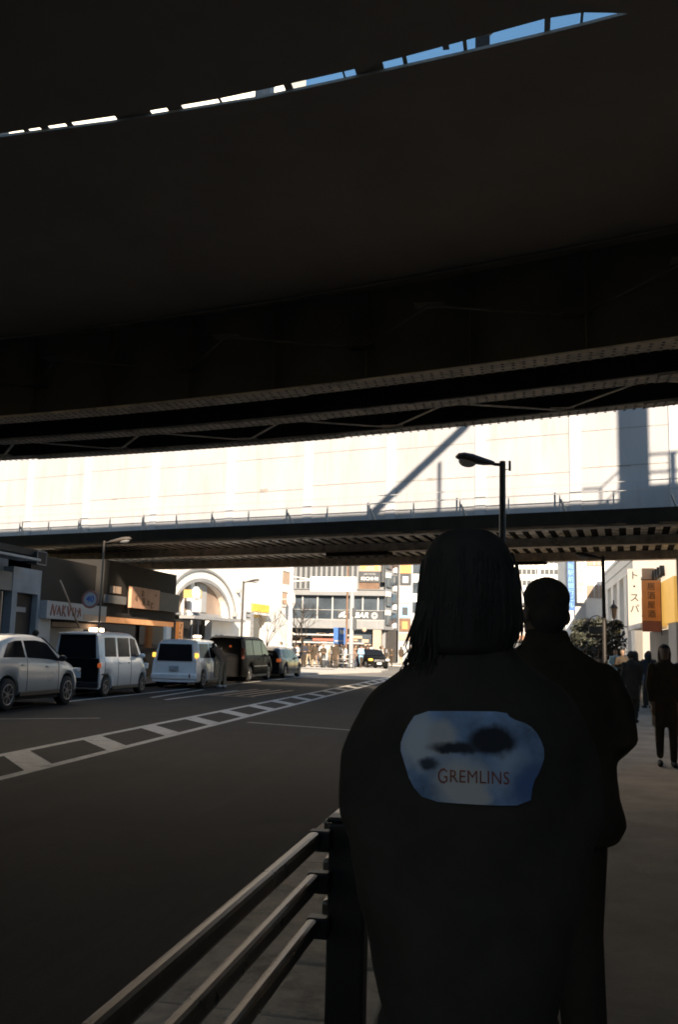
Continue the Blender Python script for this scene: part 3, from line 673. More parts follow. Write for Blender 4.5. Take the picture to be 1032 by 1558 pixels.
# pale tower whose upper floors show through the left half of the sky slit
s = thing('tower_block', 'tall cream tower glimpsed through the left part of the sky slit', 'building')
pbox(s, 'wall', 'cream', (-75, -19.4, 70, 75, 0, 95))
for j in range(7): pbox(s, 'window_band', 'palegrey', (-74, -20, 69.9, 69.999, 56 + 4.4 * j, 56.9 + 4.4 * j))
# white office block in the distance
s = thing('office_building', 'distant white office block with rows of dark windows', 'building')
yo = 200
pbox(s, 'wall', 'white', (-34, 8.5, yo, yo + 30, 0, 60))
for j in range(22):
    z0 = 1.6 + 2.36 * j
    wn = pbox(s, 'window_band', 'slate', (-33.5, 2.6, yo - .2, yo - .002, z0, z0 + 1.0), (3.2, 7.1, yo - .2, yo - .002, z0, z0 + 1.0))
b = MB()
for i in range(44): b.box(-33.5 + .94 * i - .1, -33.5 + .94 * i + .1, yo - .25, yo - .201, 1.5, 54)
b.build('rib', M['palegrey'], s); pbox(s, 'pier', 'white', (2.6, 3.2, yo - .5, yo - .002, 0, 60), (7.1, 7.95, yo - .6, yo - .002, 0, 60), (-10, -9.2, yo - .5, yo - .002, 0, 60))
aw = thing('shop_building', 'low shop with an orange awning below the white office block', 'building')
pbox(aw, 'wall', 'white', (-12, 2.6, 150, 156, .1, 5.4)); pbox(aw, 'awning', 'orangeboard', (-6, 1.3, 148.8, 149.99, 3.5, 4.2)); pbox(aw, 'window', 'slate', (-11, -6.5, 149.9, 149.99, .5, 2.8), (-5.6, 1, 149.9, 149.99, .5, 3.2))
# narrow pale building with vertical signs
s = thing('sign_building', 'pale narrow building carrying tall vertical signs right of centre', 'building')
pbox(s, 'wall', 'white', (2.95, 7.6, 70.3, 86, .1, 15)); pbox(s, 'grey_pier', 'palegrey', (3.6, 4.36, 70.0, 70.299, .1, 15))
for z0, z1 in ((8.0, 8.9), (5.62, 6.55), (3.2, 4.1), (10.4, 11.3)):
    wn = pbox(s, 'window', 'glassbrown', (4.5, 5.7, 70.2, 70.299, z0, z1)); pbox(wn, 'mullion', 'palegrey', (4.95, 5.05, 70.15, 70.199, z0, z1), (5.3, 5.36, 70.15, 70.199, z0, z1))
bl = thing('vertical_sign', 'tall bright blue vertical sign with pale characters', 'sign')
pbox(bl, 'board', 'blue', (3.06, 3.52, 69.0, 69.25, 4.6, 11.5)); pbox(bl, 'mount', 'midgrey', (3.2, 3.35, 69.25, 70.29, 5.2, 5.3), (3.2, 3.35, 69.25, 70.29, 9.2, 9.3))
for i, ch in enumerate('大阪駅前銀行ビル'): put_text(ch, .44, M['skyblue'], bl, (3.28, 68.985, 8.25 - .47 * i), X_, Z_)
gs = thing('vertical_sign', 'tall pale grey vertical sign with faint characters', 'sign')
pbox(gs, 'board', 'palegrey', (3.72, 4.26, 69.5, 69.7, 5.2, 11)); pbox(gs, 'mount', 'midgrey', (3.9, 4.0, 69.7, 69.99, 6, 6.1), (3.9, 4.0, 69.7, 69.99, 9, 9.1))
for i, ch in enumerate('中央診療所'): put_text(ch, .42, M['midgrey'], gs, (3.99, 69.485, 7.9 - .46 * i), X_, Z_)
# right side: long white building with recessed bays (KR scales plan measurements to their true distance)
KR = Matrix.Translation((0, 0, -.6)) @ Matrix.Scale(1.4, 4)
s = thing('bay_building', 'white building with recessed bays along the right pavement', 'building')
pbox(s, 'wall', 'cream', (4.0, 11, 36.2, 49.4, 4.68, 5.7), (4.62, 11, 36.2, 49.4, .1, 4.679), fr=KR)
for yy in (36.8, 39.3, 42.2, 45.1, 48):
    pbox(s, 'pilaster', 'cream', (4.02, 4.619, yy - .55, yy + .55, .1, 4.679), fr=KR)
    pbox(s, 'bay_window', 'tan', (4.55, 4.618, yy + .551, yy + 1.3, 1.2, 4.3), fr=KR)
pbox(s, 'fascia_line', 'palegrey', (3.97, 3.998, 36.2, 49.4, 5.5, 5.54), fr=KR); pbox(s, 'fascia_line', 'palegrey', (3.97, 3.998, 36.2, 49.4, 5.05, 5.08), fr=KR)
s = thing('shop_building', 'yellow and cream shop front at the right edge', 'building')
pbox(s, 'wall', 'cream_glow', (4.0, 9, 26.2, 36.19, 3.66, 5.6), (4.3, 9, 26.2, 36.19, .1, 3.659), fr=KR)
pbox(s, 'yellow_panel', 'yellow_glow', (3.95, 4.299, 26.2, 29.8, 2.42, 3.659), fr=KR); pbox(s, 'lower_panel', 'palegrey', (3.98, 4.299, 26.2, 27.6, .1, 2.419), fr=KR); pbox(s, 'shop_window', 'slate', (4.2, 4.299, 27.7, 33.4, .3, 2.3), fr=KR); pbox(s, 'shop_awning', 'white', (3.5, 4.299, 29.9, 33.4, 2.35, 2.5), fr=KR); pbox(s, 'side_return', 'tan', (3.6, 3.96, 30.0, 30.2, 2.5, 4.2), fr=KR)
put_text('ALLA', .56, M['black'], s, KR @ Vector((3.93, 29.0, 3.95)), (0, -1, 0), Z_, .09, bold=.025, space=2.6)
og = thing('hanging_banner', 'orange hanging banner with red foot on the right shop', 'banner')
pbox(og, 'cloth', 'orange', (3.4, 3.93, 28.6, 28.64, 2.52, 3.72), fr=KR); pbox(og, 'foot', 'darkred', (3.4, 3.93, 28.605, 28.635, 2.2, 2.519), fr=KR); pbox(og, 'rod', 'black', (3.931, 3.949, 28.6, 28.64, 2.1, 3.8), (3.38, 3.929, 28.6, 28.63, 3.725, 3.75), fr=KR)
for i, ch in enumerate('居酒屋酒'): put_text(ch, .33, M['brown'], og, KR @ Vector((3.67, 28.59, 3.52 - .27 * i)), X_, Z_)
ws = thing('vertical_sign', 'white vertical shop sign with black characters on the right', 'sign')
pbox(ws, 'board', 'cream_glow', (3.48, 3.9, 33.0, 33.15, 2.5, 4.45), fr=KR); pbox(ws, 'mount', 'midgrey', (3.9, 3.998, 33.0, 33.1, 4.1, 4.16), (3.9, 3.998, 33.0, 33.1, 2.8, 2.86), fr=KR)
for i, ch in enumerate('ト・スパ'): put_text(ch, .45, M['black'], ws, KR @ Vector((3.68, 32.985, 4.2 - .38 * i)), X_, Z_)
ys = thing('sign_board', 'small yellow hanging sign beside the evergreen on the right', 'sign')
pbox(ys, 'panel', 'yellow', (3.3, 3.75, 38.6, 38.7, 2.35, 2.85), fr=KR); pbox(ys, 'lower_panel', 'white', (3.3, 3.75, 38.6, 38.7, 2.1, 2.345), fr=KR); pbox(ys, 'bracket', 'midgrey', (3.751, 4.018, 38.63, 38.67, 2.6, 2.65), fr=KR)

# ------------------------------------------------------------------ street furniture
def street_lamp(loc, h, dirx, ln, label, wd=.05, m='darkpole', box=False, scale=1.0):
    t = thing('street_lamp', label, 'street lamp', loc, 0, 'street lamps')
    b = MB(); b.lathe([(wd * 1.6, 0), (wd * 1.6, .12), (wd * 1.15, .16), (wd, h * .4), (wd * .95, h - .02), (wd * .9, h)], 12); b.build('pole', M[m], t)
    b = MB(); b.tube([(0, 0, h - .06), (dirx * .12, 0, h - .05), (dirx * .3, 0, h - .01)], [wd * .55, wd * .5, wd * .45], 8); b.build('arm', M[m], t)
    hd = MB(); rings = []
    for q, rx, rz, dz in ((.16, .02, .02, 0), (.22, .05, .04, .0), (.42, .1, .07, .02), (.62, .135, .085, .055), (.8, .14, .08, .085), (.93, .1, .06, .1), (1.0, .03, .02, .1)):
        rings.append([(dirx * ln * q, rx * math.cos(a) * scale, h - .03 + dz * scale * 1.0 + rz * scale * max(-.55, math.sin(a))) for a in [2 * math.pi * k / 14 for k in range(14)]])
    hd.loft(rings); o = hd.build('lamp_head', M[m], t)
    gb_ = MB(); gb_.ell((dirx * ln * .74, 0, h - .01 + .02), ln * .2, .11 * scale, .09 * scale, rot=Matrix.Rotation(-.1 * dirx, 3, 'Y')); gb_.build('lamp_glass', M['palegrey'], o)
    if box:
        b = MB(); b.box(.1, .14, -.05, .05, h - .16, h + .0); b.bar((wd * .9, 0, h - .14), (.1, 0, h - .14), .015, .015); b.build('sensor_box', M[m], t, .008)
    return t
street_lamp((-.36, 15.3, .1), 4.55, -1, .78, 'nearest tall street lamp standing out against the pale bridge', .055, box=True, scale=1.15)
street_lamp((2.44, 30.3, .1), 4.5, -1, .85, 'dark street lamp under the pale bridge in front of the right buildings', .055)
street_lamp((-13.6, 28, .1), 4.7, 1, .95, 'slim street lamp on the left pavement beside the round speed sign', .032, 'rivet')
street_lamp((-15.2, 48.6, .1), 4.9, 1, .9, 'street lamp with bent head in front of the tall white building', .06)
# round speed limit sign on the lamp pole
t = thing('speed_sign', 'round red ringed speed limit sign reading 40', 'sign', (-13.92, 27.9, 2.87))
b = MB(); b.prism([(.3 * math.cos(a), .3 * math.sin(a)) for a in [2 * math.pi * k / 32 for k in range(32)]], 'y', 0, .02); b.build('disc', M['palegrey'], t)
b = MB()
for k in range(32):
    a0, a1 = 2 * math.pi * k / 32, 2 * math.pi * (k + 1) / 32
    b.prism([(.3 * math.cos(a0), .3 * math.sin(a0)), (.3 * math.cos(a1), .3 * math.sin(a1)), (.225 * math.cos(a1), .225 * math.sin(a1)), (.225 * math.cos(a0), .225 * math.sin(a0))], 'y', -.006, -.001)
b.build('ring', M['darkred'], t); put_text('40', .27, M['blue'], t, (0, -.004, 0), X_, Z_, .002, bold=.01)
b = MB(); b.box(.0, .285, .021, .05, -.02, .02); b.build('bracket', M['steelgrey'], t)
# white direction sign on a pole
t = thing('direction_sign', 'large white overhead direction sign on an arm from a white pole', 'sign', (-12.85, 50, .1))
b = MB(); b.lathe([(.16, 0), (.16, .3), (.12, .35), (.1, 5.6), (.08, 6)], 12); b.build('pole', M['white'], t)
b = MB(); b.tube([(0, 0, 5.02), (1.2, 0, 5.1), (3.6, 0, 5.1)], .05, 8); b.tube([(0, 0, 5.3), (1.15, 0, 5.15)], .03, 6); b.build('arm', M['white'], t)
b = MB(); b.box(1.12, 3.74, -.12, -.06, 4.48, 5.3); o = b.build('sign_panel', M['white'], t, .02)
for i, ch in enumerate('←ヒ又米ビ'): put_text(ch, .28, M['faint'], o, (1.42 + .38 * i, -.125, 5.0), X_, Z_, .003)
b = MB()
for a in ((3.12, 3.16, 4.62, 5.16), (3.48, 3.52, 4.62, 5.16), (3.161, 3.479, 5.12, 5.16), (3.161, 3.479, 4.62, 4.66), (3.24, 3.4, 4.98, 5.0), (3.24, 3.4, 4.72, 4.74)): b.box(a[0], a[1], -.128, -.121, a[2], a[3])
b.build('sign_mark', M['faint'], o)
# poles in the square
def pole(name, label, loc, h, r, m, cat='pole', extra=None):
    t = thing(name, label, cat, loc); b = MB(); b.lathe([(r * 1.4, 0), (r * 1.4, .25), (r, .3), (r * .9, h)], 10); b.build('shaft', M[m], t)
    if extra: extra(t, h)
    return t
def sig(t, h):
    b = MB(); b.box(-.1, .35, -.12, .12, 2.7, 3.6); b.build('signal_box', M['slate'], t, .03); b = MB(); b.box(.05, .3, -.2, .0, 3.7, 4.3); b.build('cabinet', M['slate'], t, .03)
    b = MB(); b.lathe([(.0, 0), (.16, 0), (.16, .05), (0, .06)], 16); o = b.build('mirror_disc', M['tan'], t); o.location = (.95, 0, 2.75); o.rotation_euler = (rad(90), 0, 0)
    b = MB(); b.bar((.1, 0, 2.75), (.85, 0, 2.75), .03, .03); b.build('bracket', M['slate'], t)
pole('utility_pole', 'grey steel pole with control boxes behind the direction sign', (-12.35, 66, .1), 6.6, .17, 'midgrey', extra=sig)
pole('flag_pole', 'thin brown pole left of the grey steel pole', (-12.9, 67, .1), 8.5, .08, 'brown')
# stainless crowd barrier
t = thing('crowd_barrier', 'low steel railing around the foot of the poles in the square', 'railing', (-12.6, 64.5, .1))
b = MB()
for zz in (.35, .65, .95): b.tube([(-1.0, 0, zz), (.85, 0, zz)], .035, 6)
b.build('rail', M['galv'], t)
for q in (-1.0, -.5, 0, .45, .85):
    b = MB(); b.tube([(q, 0, 0), (q, 0, 1.0)], .04, 6); b.build('post', M['slate'], t)
t = thing('utility_cabinet', 'pale grey utility cabinet behind the steel railing', 'cabinet', (-14.0, 66.5, .1)); b = MB(); b.box(-.5, .4, -.3, .3, 0, 1.6); o = b.build('case', M['palegrey'], t, .03); b = MB(); b.box(.401, .9, -.2, .3, 0, 1.45); b.build('side_case', M['slate'], t, .02); b = MB(); b.box(-.54, .44, -.34, .34, 1.601, 1.66); b.build('lid', M['midgrey'], t)
t = thing('bollard', 'round grey bollard at the left end of the steel railing', 'bollard', (-13.95, 64.2, .1)); b = MB(); b.lathe([(.14, 0), (.14, .7), (.1, .82), (.02, .86)], 12); b.build('body', M['slate'], t); b = MB(); b.lathe([(.143, .55), (.143, .62)], 12); b.build('band', M['palegrey'], t)
t = thing('notice_board', 'blue notice board on two legs in the square', 'sign', (-14.4, 72, .1)); b = MB(); b.box(-.5, .5, -.04, .04, 1.7, 3.0); o = b.build('panel', M['blue'], t); b = MB(); b.box(-.45, -.39, -.03, .03, 0, 1.7); b.build('leg', M['slate'], t); b = MB(); b.box(.39, .45, -.03, .03, 0, 1.7); b.build('leg', M['slate'], t); b = MB(); b.box(.0, .35, -.06, -.041, 2.5, 2.8); b.box(-.4, .3, -.06, -.041, 1.9, 2.0); b.build('panel_mark', M['palegrey'], o)
# ornate lantern post on the right
t = thing('lantern_post', 'ornate black lantern post with scrolled arms by the right evergreen', 'street lamp', (3.1, 38.0, .1), 0)
b = MB(); b.lathe([(.12, 0), (.12, .4), (.06, .5), (.045, 2.9), (.05, 3.0)], 10); b.build('pole', M['darkpole'], t)
b = MB(); b.tube([(0, 0, 2.5), (.18, 0, 2.35), (.32, 0, 2.55), (.34, 0, 2.8)], .025, 6); b.build('bracket', M['darkpole'], t)
b = MB(); b.lathe([(.02, 2.8), (.07, 2.83), (.13, 3.2), (.14, 3.22), (.0, 3.23)], 8, c=(.34, 0, 0), smooth=False); o = b.build('lantern', M['glassbrown'], t); b = MB(); b.lathe([(.17, 3.225), (.1, 3.34), (.03, 3.4), (.02, 3.55), (0, 3.56)], 8, c=(.34, 0, 0), smooth=False); b.build('lantern_cap', M['darkpole'], o)
b = MB(); b.tube([(-.62 + .3 - .3 * math.cos(a), 0, 2.62 + .3 * math.sin(a)) for a in [math.pi * k / 12 for k in range(13)]], .02, 6); b.box(-.75, .1, -.12, .12, 2.05, 2.16); b.box(-.7, .3, -.05, .05, 2.56, 2.62); b.build('scroll_arm', M['darkpole'], t)
b = MB(); b.box(-.62, .04, -.06, .06, 2.2, 2.5); b.build('name_panel', M['slate'], t, .02)

# ------------------------------------------------------------------ trees
def leaf_cloud(b, blobs, n, sz, mi=0):
    for _ in range(n):
        c, r = random.choice(blobs); d = Vector((random.gauss(0, 1), random.gauss(0, 1), random.gauss(0, 1))).normalized() * r[0] * random.uniform(.45, 1.05)
        d.z *= r[1]; p = Vector(c) + d; a = Vector((random.gauss(0, 1), random.gauss(0, 1), random.gauss(0, 1))).normalized(); q = a.orthogonal().normalized(); s_ = sz * random.uniform(.6, 1.4); a2 = a.cross(q)
        b.add([p - q * s_, p + a2 * s_ * .55, p + q * s_, p - a2 * s_ * .55], [(0, 1, 2, 3)], mi)
def branchy(b, p, d, ln, r, depth):
    q = p + d * ln; m_ = p + d * ln * .5 + Vector((random.gauss(0, .05), random.gauss(0, .05), 0)) * ln
    b.tube([p, m_, q], [r, r * .85, r * .7], 6)
    if depth:
        for _ in range(3 if depth > 1 else 2):
            nd = (d + Vector((random.gauss(0, .42), random.gauss(0, .42), random.gauss(.1, .2)))).normalized(); branchy(b, q, nd, ln * random.uniform(.55, .8), r * .6, depth - 1)
def bare_tree(loc, h, label, g='bare street trees'):
    t = thing('bare_tree', label, 'tree', loc, 0, g); b = MB(); branchy(b, Vector((0, 0, 0)), Vector((.03, 0, 1)), h * .38, h * .013, 0); b.build('trunk', M['bark'], t)
    b = MB()
    for _ in range(4): branchy(b, Vector((.03 * h * .38, 0, h * .37)), Vector((random.gauss(0, .35), random.gauss(0, .35), 1)).normalized(), h * .28, h * .0075, 3)
    b.build('limbs', M['bark'], t)
bare_tree((-15.3, 63, .1), 4.4, 'bare forked tree in the square left of the direction sign')
bare_tree((-17.0, 68, .1), 5.0, 'thin bare tree nearest the tall white building')
bare_tree((-16.3, 57.5, .1), 3.6, 'slim bare tree in front of the ochre entrance')
def evergreen(loc, blobs, n, label, h):
    t = thing('evergreen_tree', label, 'tree', loc, 0, 'evergreens along the right pavement'); b = MB(); b.tube([(0, 0, 0), (.05, .03, h * .4), (0, 0, h * .7)], [.12, .09, .05], 8); b.build('trunk', M['bark'], t)
    b = MB(); leaf_cloud(b, blobs, n, .11); leaf_cloud(b, blobs, n // 3, .1, 1); b.build('crown', [M['leaf'], M['leaf_light']], t)
evergreen((3.15, 44, .1), [((0, 0, 1.7), (.85, 1)), ((.55, .6, 2.5), (.55, .8)), ((-.4, -.6, 1.3), (.7, .9)), ((.7, -.9, 2.0), (.6, 1)), ((.1, -.3, 2.75), (.35, .8)), ((-.75, .2, 2.1), (.4, .8)), ((.9, .2, 1.2), (.6, .9)), ((.95, .1, 2.75), (.3, .7))], 2000, 'dense dark evergreen beside the lantern post', 3)
evergreen((3.3, 48, .1), [((0, 0, 1.9), (.9, 1)), ((-.4, .5, 2.6), (.6, 1))], 1000, 'paler evergreen half hidden behind the dense dark one', 3)

# ------------------------------------------------------------------ guard rail beside the viewer
t = thing('guard_rail', 'brown three bar guard rail along the kerb at lower left', 'guard rail', (-.75, 0, 0))
for zz in (.812, .667, .513):
    b = MB(); b.box(-.021, .021, -1.5, 3.38, zz - .03, zz + .03); r_o = b.build('rail', M['railbrown'], t, .014)
    b = MB(); b.box(-.021, .021, 3.62, 9.5, zz - .03, zz + .03); b.build('rail', M['railbrown'], t, .014)
    b = MB(); b.box(-.026, .055, 3.381, 3.445, zz - .042, zz + .03); b.build('rail_bracket', M['postbrown'], r_o, .008)
for yy in (-1.2, 3.5, 8.6):
    b = MB(); b.box(0.035, .175, yy - .05, yy + .05, .05, .862); p = b.build('post', M['postbrown'], t, .012); b = MB(); b.box(.029, .181, yy - .056, yy + .056, .863, .882); b.build('post_cap', M['postbrown'], p, .008)
# ------------------------------------------------------------------ vehicles
def tab(T, y):
    if y <= T[0][0]: return T[0][1]
    for (a, va), (c, vc) in zip(T[:-1], T[1:]):
        if y <= c:
            t = (y - a) / (c - a); return va + (vc - va) * t
    return T[-1][1]
def make_car(name, label, cat, loc, rz, S, group=None):
    """S: dict with L, W, top, belt, plan tables along the length (front = +y), wheels, windows"""
    L, W = S['L'], S['W']; hwid = W / 2; R = S.get('R', .3); arch = R + .06
    t = thing(name, label, cat, loc, rz, group); paint = M[S['paint']]
    def sm(T, y, d=.07): return (tab(T, y - d) + 2 * tab(T, y) + tab(T, y + d)) / 4
    def zlo(y):
        z = S.get('sill', .24)
        for yw in (S['yf'], S['yr']):
            d = abs(y - yw)
            if d < arch: z = max(z, R + math.sqrt(arch * arch - d * d))
        return z
    def half(y): return hwid * sm(S['plan'], y, .1)
    def rake(y, z):
        q = S.get('rr', 0); d = y + L / 2
        return q * (z - .5) * max(0, 1 - d / .7) if z > .5 else 0
    def sec(y):
        hw, zt, z0 = half(y), sm(S['top'], y), zlo(y); zb = min(sm(S['belt'], y), zt - .03); gh = max(0, zt - zb)
        wr = max(.25, hw - .05 - gh * S.get('tum', .2)); e = min(1, gh / .3)
        zm = max(z0 + .05, z0 + (zb - z0) * .45)
        pr = [(hw * .55, z0), (hw - .05, z0), (hw - .012, z0 + .05), (hw, zm), (hw - .012, zb - .06 * e - .03), (hw - .05, zb), (wr, zt - .075 * e - .012), (wr - .07, zt - .02 * e - .004), (wr * .5, zt), (0, zt + .012)]
        return pr
    n0 = [(-L / 2) + i * L / 64 for i in range(65)]
    for yw in (S['yf'], S['yr']): n0 += [yw - arch - .004, yw - arch + .004, yw + arch - .004, yw + arch + .004]
    rings = []
    for y in sorted(n0):
        pr = sec(y); full = [(x, z) for x, z in pr] + [(-x, z) for x, z in pr[-2::-1]]
        rings.append([(x, y + rake(y, z), z) for x, z in full])
    b = MB(); b.loft(rings, 0, True); body = b.build('body', paint, t)
    body.modifiers.new('es', 'EDGE_SPLIT').split_angle = rad(38)
    b = MB(); b.box(-hwid + .1, hwid - .1, -L / 2 + .25, L / 2 - .25, .2, .62); b.build('underbody', M['rubber'], t)
    def on(y, side, f, off=.006):
        pr = sec(y); (xa, za), (xb, zb) = pr[5], pr[6]; x, z = xa + (xb - xa) * f, za + (zb - za) * f
        return (side * (x + off), y + rake(y, z), z + off * .3)
    for side in (-1, 1):                                       # side glass
        for ya, yb, sa, sb2 in S['side']:
            n = 8; vs = []
            for i in range(n + 1):
                for f in (.06, .9):
                    y = (ya + sa * f) + ((yb + sb2 * f) - (ya + sa * f)) * i / n; vs.append(on(y, side, f))
            b = MB(); b.add(vs, [(2 * i, 2 * i + 1, 2 * i + 3, 2 * i + 2) for i in range(n)], 0, True); b.build('side_window', M['glass'], t)
    def topglass(nm, ya, yb, k=.93):
        n = 8; vs = []; m = 8
        for i in range(n + 1):
            y = ya + (yb - ya) * i / n; pr = sec(y); wr = pr[6][0] * k; s_ = (sm(S['top'], y + .05) - sm(S['top'], y - .05)) / .1; nl = math.hypot(1, s_)
            for j in range(m + 1):
                x = -wr + 2 * wr * j / m; z = pr[9][1] + (pr[7][1] - pr[9][1]) * abs(x / wr) ** 2 * .9; vs.append((x, y - s_ / nl * .01, z + .012))
        b = MB(); b.add(vs, [(i * (m + 1) + j, i * (m + 1) + j + 1, (i + 1) * (m + 1) + j + 1, (i + 1) * (m + 1) + j) for i in range(n) for j in range(m)], 0, True); b.build(nm, M['glass'], t)
    topglass('windscreen', *S['screen'])
    if 'hatch' in S: topglass('rear_window', *S['hatch'])
    ye = -L / 2
    if 'tail' in S:                                            # upright tail: glass, garnish, lamps on the end face
        z0, z1, wf = S['tail']; wt = sec(ye)[6][0] * wf
        b = MB(); b.prism([(-wt - .04, z0), (wt + .04, z0), (wt + .03, z0 + .1), (wt - .02, z1), (-wt + .02, z1), (-wt - .03, z0 + .1)], 'y', ye - .02, ye - .004)
        b.v = [Vector((p.x, p.y + rake(ye, p.z), p.z)) for p in b.v]; b.build('rear_window', M['glass'], t)
    for q in S.get('plates', []): b = MB(); b.box(*q[:6]); b.build(q[6], M[q[7]], t, q[8] if len(q) > 8 else .012)
    # wheels
    for yw in (S['yf'], S['yr']):
        for side in (-1, 1):
            b = MB(); prof = [(R * .62, -.1), (R * .9, -.105), (R * .985, -.07), (R, 0), (R * .985, .07), (R * .9, .105), (R * .62, .1)]
            b.loft([[(side * x, r * math.cos(a), r * math.sin(a)) for a in [2 * math.pi * k / 28 for k in range(28)]] for r, x in prof]); wh = b.build('wheel', M['rubber'], t, loc=(side * (hwid - .13), yw, R))
            b = MB()
            b.loft([[(side * x, r * math.cos(a), r * math.sin(a)) for a in [2 * math.pi * k / 28 for k in range(28)]] for r, x in ((R * .62, .102), (R * .66, .108), (R * .6, .112), (R * .56, .07))], caps=False)
            b.loft([[(side * x, r * math.cos(a), r * math.sin(a)) for a in [2 * math.pi * k / 12 for k in range(12)]] for r, x in ((.07, .06), (.06, .1), (.03, .105))])
            for k in range(7):
                a = 2 * math.pi * k / 7; b.bar((side * .088, .04 * math.cos(a), .04 * math.sin(a)), (side * .092, R * .6 * math.cos(a), R * .6 * math.sin(a)), .02, .045, up=(1, 0, 0))
            b.build('rim', M['alloy'], wh)
    # mirrors, seams, handles
    ym, zm = S['mirror']
    for side in (-1, 1):
        b = MB(); b.ell((side * (hwid + .09), ym, zm), .1, .06, .075); b.bar((side * (hwid - .06), ym, zm - .04), (side * (hwid + .05), ym, zm - .02), .04, .04); b.build('mirror', M[S.get('mirc', 'trim')], t)
        for y in S['seams']:
            pr = sec(y); b = MB(); b.tube([(side * (x + .001), y, z) for x, z in pr[2:6]], .006, 5); b.build('door_seam', M['trim'], t)
        for y in S['handles']:
            z = tab(S['belt'], y) - .13; b = MB(); b.tube([(side * (hwid - .004), y - .09, z), (side * (hwid + .016), y - .05, z), (side * (hwid + .016), y + .05, z), (side * (hwid - .004), y + .09, z)], .013, 6); b.build('door_handle', M[S.get('hand', S['paint'])], t)
        b = MB(); zz = S.get('sill', .24); b.box(side * (hwid - .05), side * (hwid + .006), S['yr'] + arch + .02, S['yf'] - arch - .02, zz - .03, zz + .07); b.build('side_sill', M['trim'], t, .01)
    return t, sec
# compact SUV, silver white
L = 4.3
make_car('suv', 'silver white compact SUV parked at the left edge with dark wheel arches', 'car', (-11.62, 19.35, 0), 0, dict(L=L, W=1.77, R=.345, sill=.32, paint='silverpaint', yf=1.33, yr=-1.28, tum=.3,
    top=[(-2.15, .92), (-2.1, 1.05), (-1.5, 1.48), (-.9, 1.61), (.0, 1.635), (.45, 1.58), (1.15, 1.13), (1.3, 1.06), (1.9, .96), (2.1, .82), (2.15, .62)],
    belt=[(-2.15, .86), (-1.9, 1.12), (-.5, 1.09), (1.0, 1.02), (2.15, .6)], plan=[(-2.15, .82), (-1.9, .95), (-1.0, 1), (1.4, 1), (1.85, .93), (2.08, .78), (2.15, .6)],
    side=[(-1.5, -.62, .35, .0), (-.54, .98, .0, -.52)], screen=(.42, 1.16), hatch=(-2.05, -1.5), mirror=(.78, 1.1), seams=(-.58, .82), handles=(-.75, .3), 
    plates=[(.62, .8, 1.9, 2.1, .76, .86, 'headlight', 'headlight', .03), (-.8, -.62, 1.9, 2.1, .76, .86, 'headlight', 'headlight', .03), (-.55, .55, 2.06, 2.152, .42, .62, 'grille', 'trim'), (.5, .8, -2.14, -2.0, .9, 1.0, 'tail_light', 'taillight'), (-.8, -.5, -2.14, -2.0, .9, 1.0, 'tail_light', 'taillight')]))
# white kei wagon
make_car('kei_wagon', 'boxy white kei wagon with a dark tailgate behind the SUV', 'car', (-12.12, 25.4, 0), 0, dict(L=3.4, W=1.475, R=.28, sill=.22, paint='whitepaint', yf=1.24, yr=-1.26, tum=.13, rr=.03,
    top=[(-1.7, 1.74), (-1.5, 1.78), (.5, 1.785), (.78, 1.72), (1.22, 1.12), (1.28, 1.06), (1.6, .98), (1.68, .8), (1.7, .6)], belt=[(-1.7, 1.06), (1.1, 1.05), (1.7, .6)],
    plan=[(-1.7, .97), (-1.5, 1), (1.3, 1), (1.6, .93), (1.7, .8)], side=[(-1.38, -.62, .06, .0), (-.5, .28, 0, 0), (.36, 1.0, 0, -.3)], screen=(.76, 1.22), tail=(1.06, 1.68, .93), mirror=(.86, 1.12), mirc='whitepaint', seams=(-.56, .32, -1.42), handles=(-.42, .2),
    plates=[(-.68, .68, -1.722, -1.703, .42, 1.05, 'tailgate', 'blackpaint'), (.64, .736, -1.735, -1.64, .8, .93, 'tail_light', 'taillight', .03), (-.736, -.64, -1.735, -1.64, .8, .93, 'tail_light', 'taillight', .03), (-.17, .17, -1.74, -1.722, .52, .68, 'number_plate', 'white', .005), (-.7, .7, -1.76, -1.66, .26, .41, 'bumper', 'trim', .02), (.5, .7, 1.58, 1.71, .72, .9, 'headlight', 'headlight', .03), (-.7, -.5, 1.58, 1.71, .72, .9, 'headlight', 'headlight', .03), (.728, .742, -1.6, -1.2, .6, .64, 'side_garnish', 'trim', .004), (-.55, .55, -1.75, -1.66, 1.69, 1.74, 'roof_spoiler', 'silverpaint', .01)]))
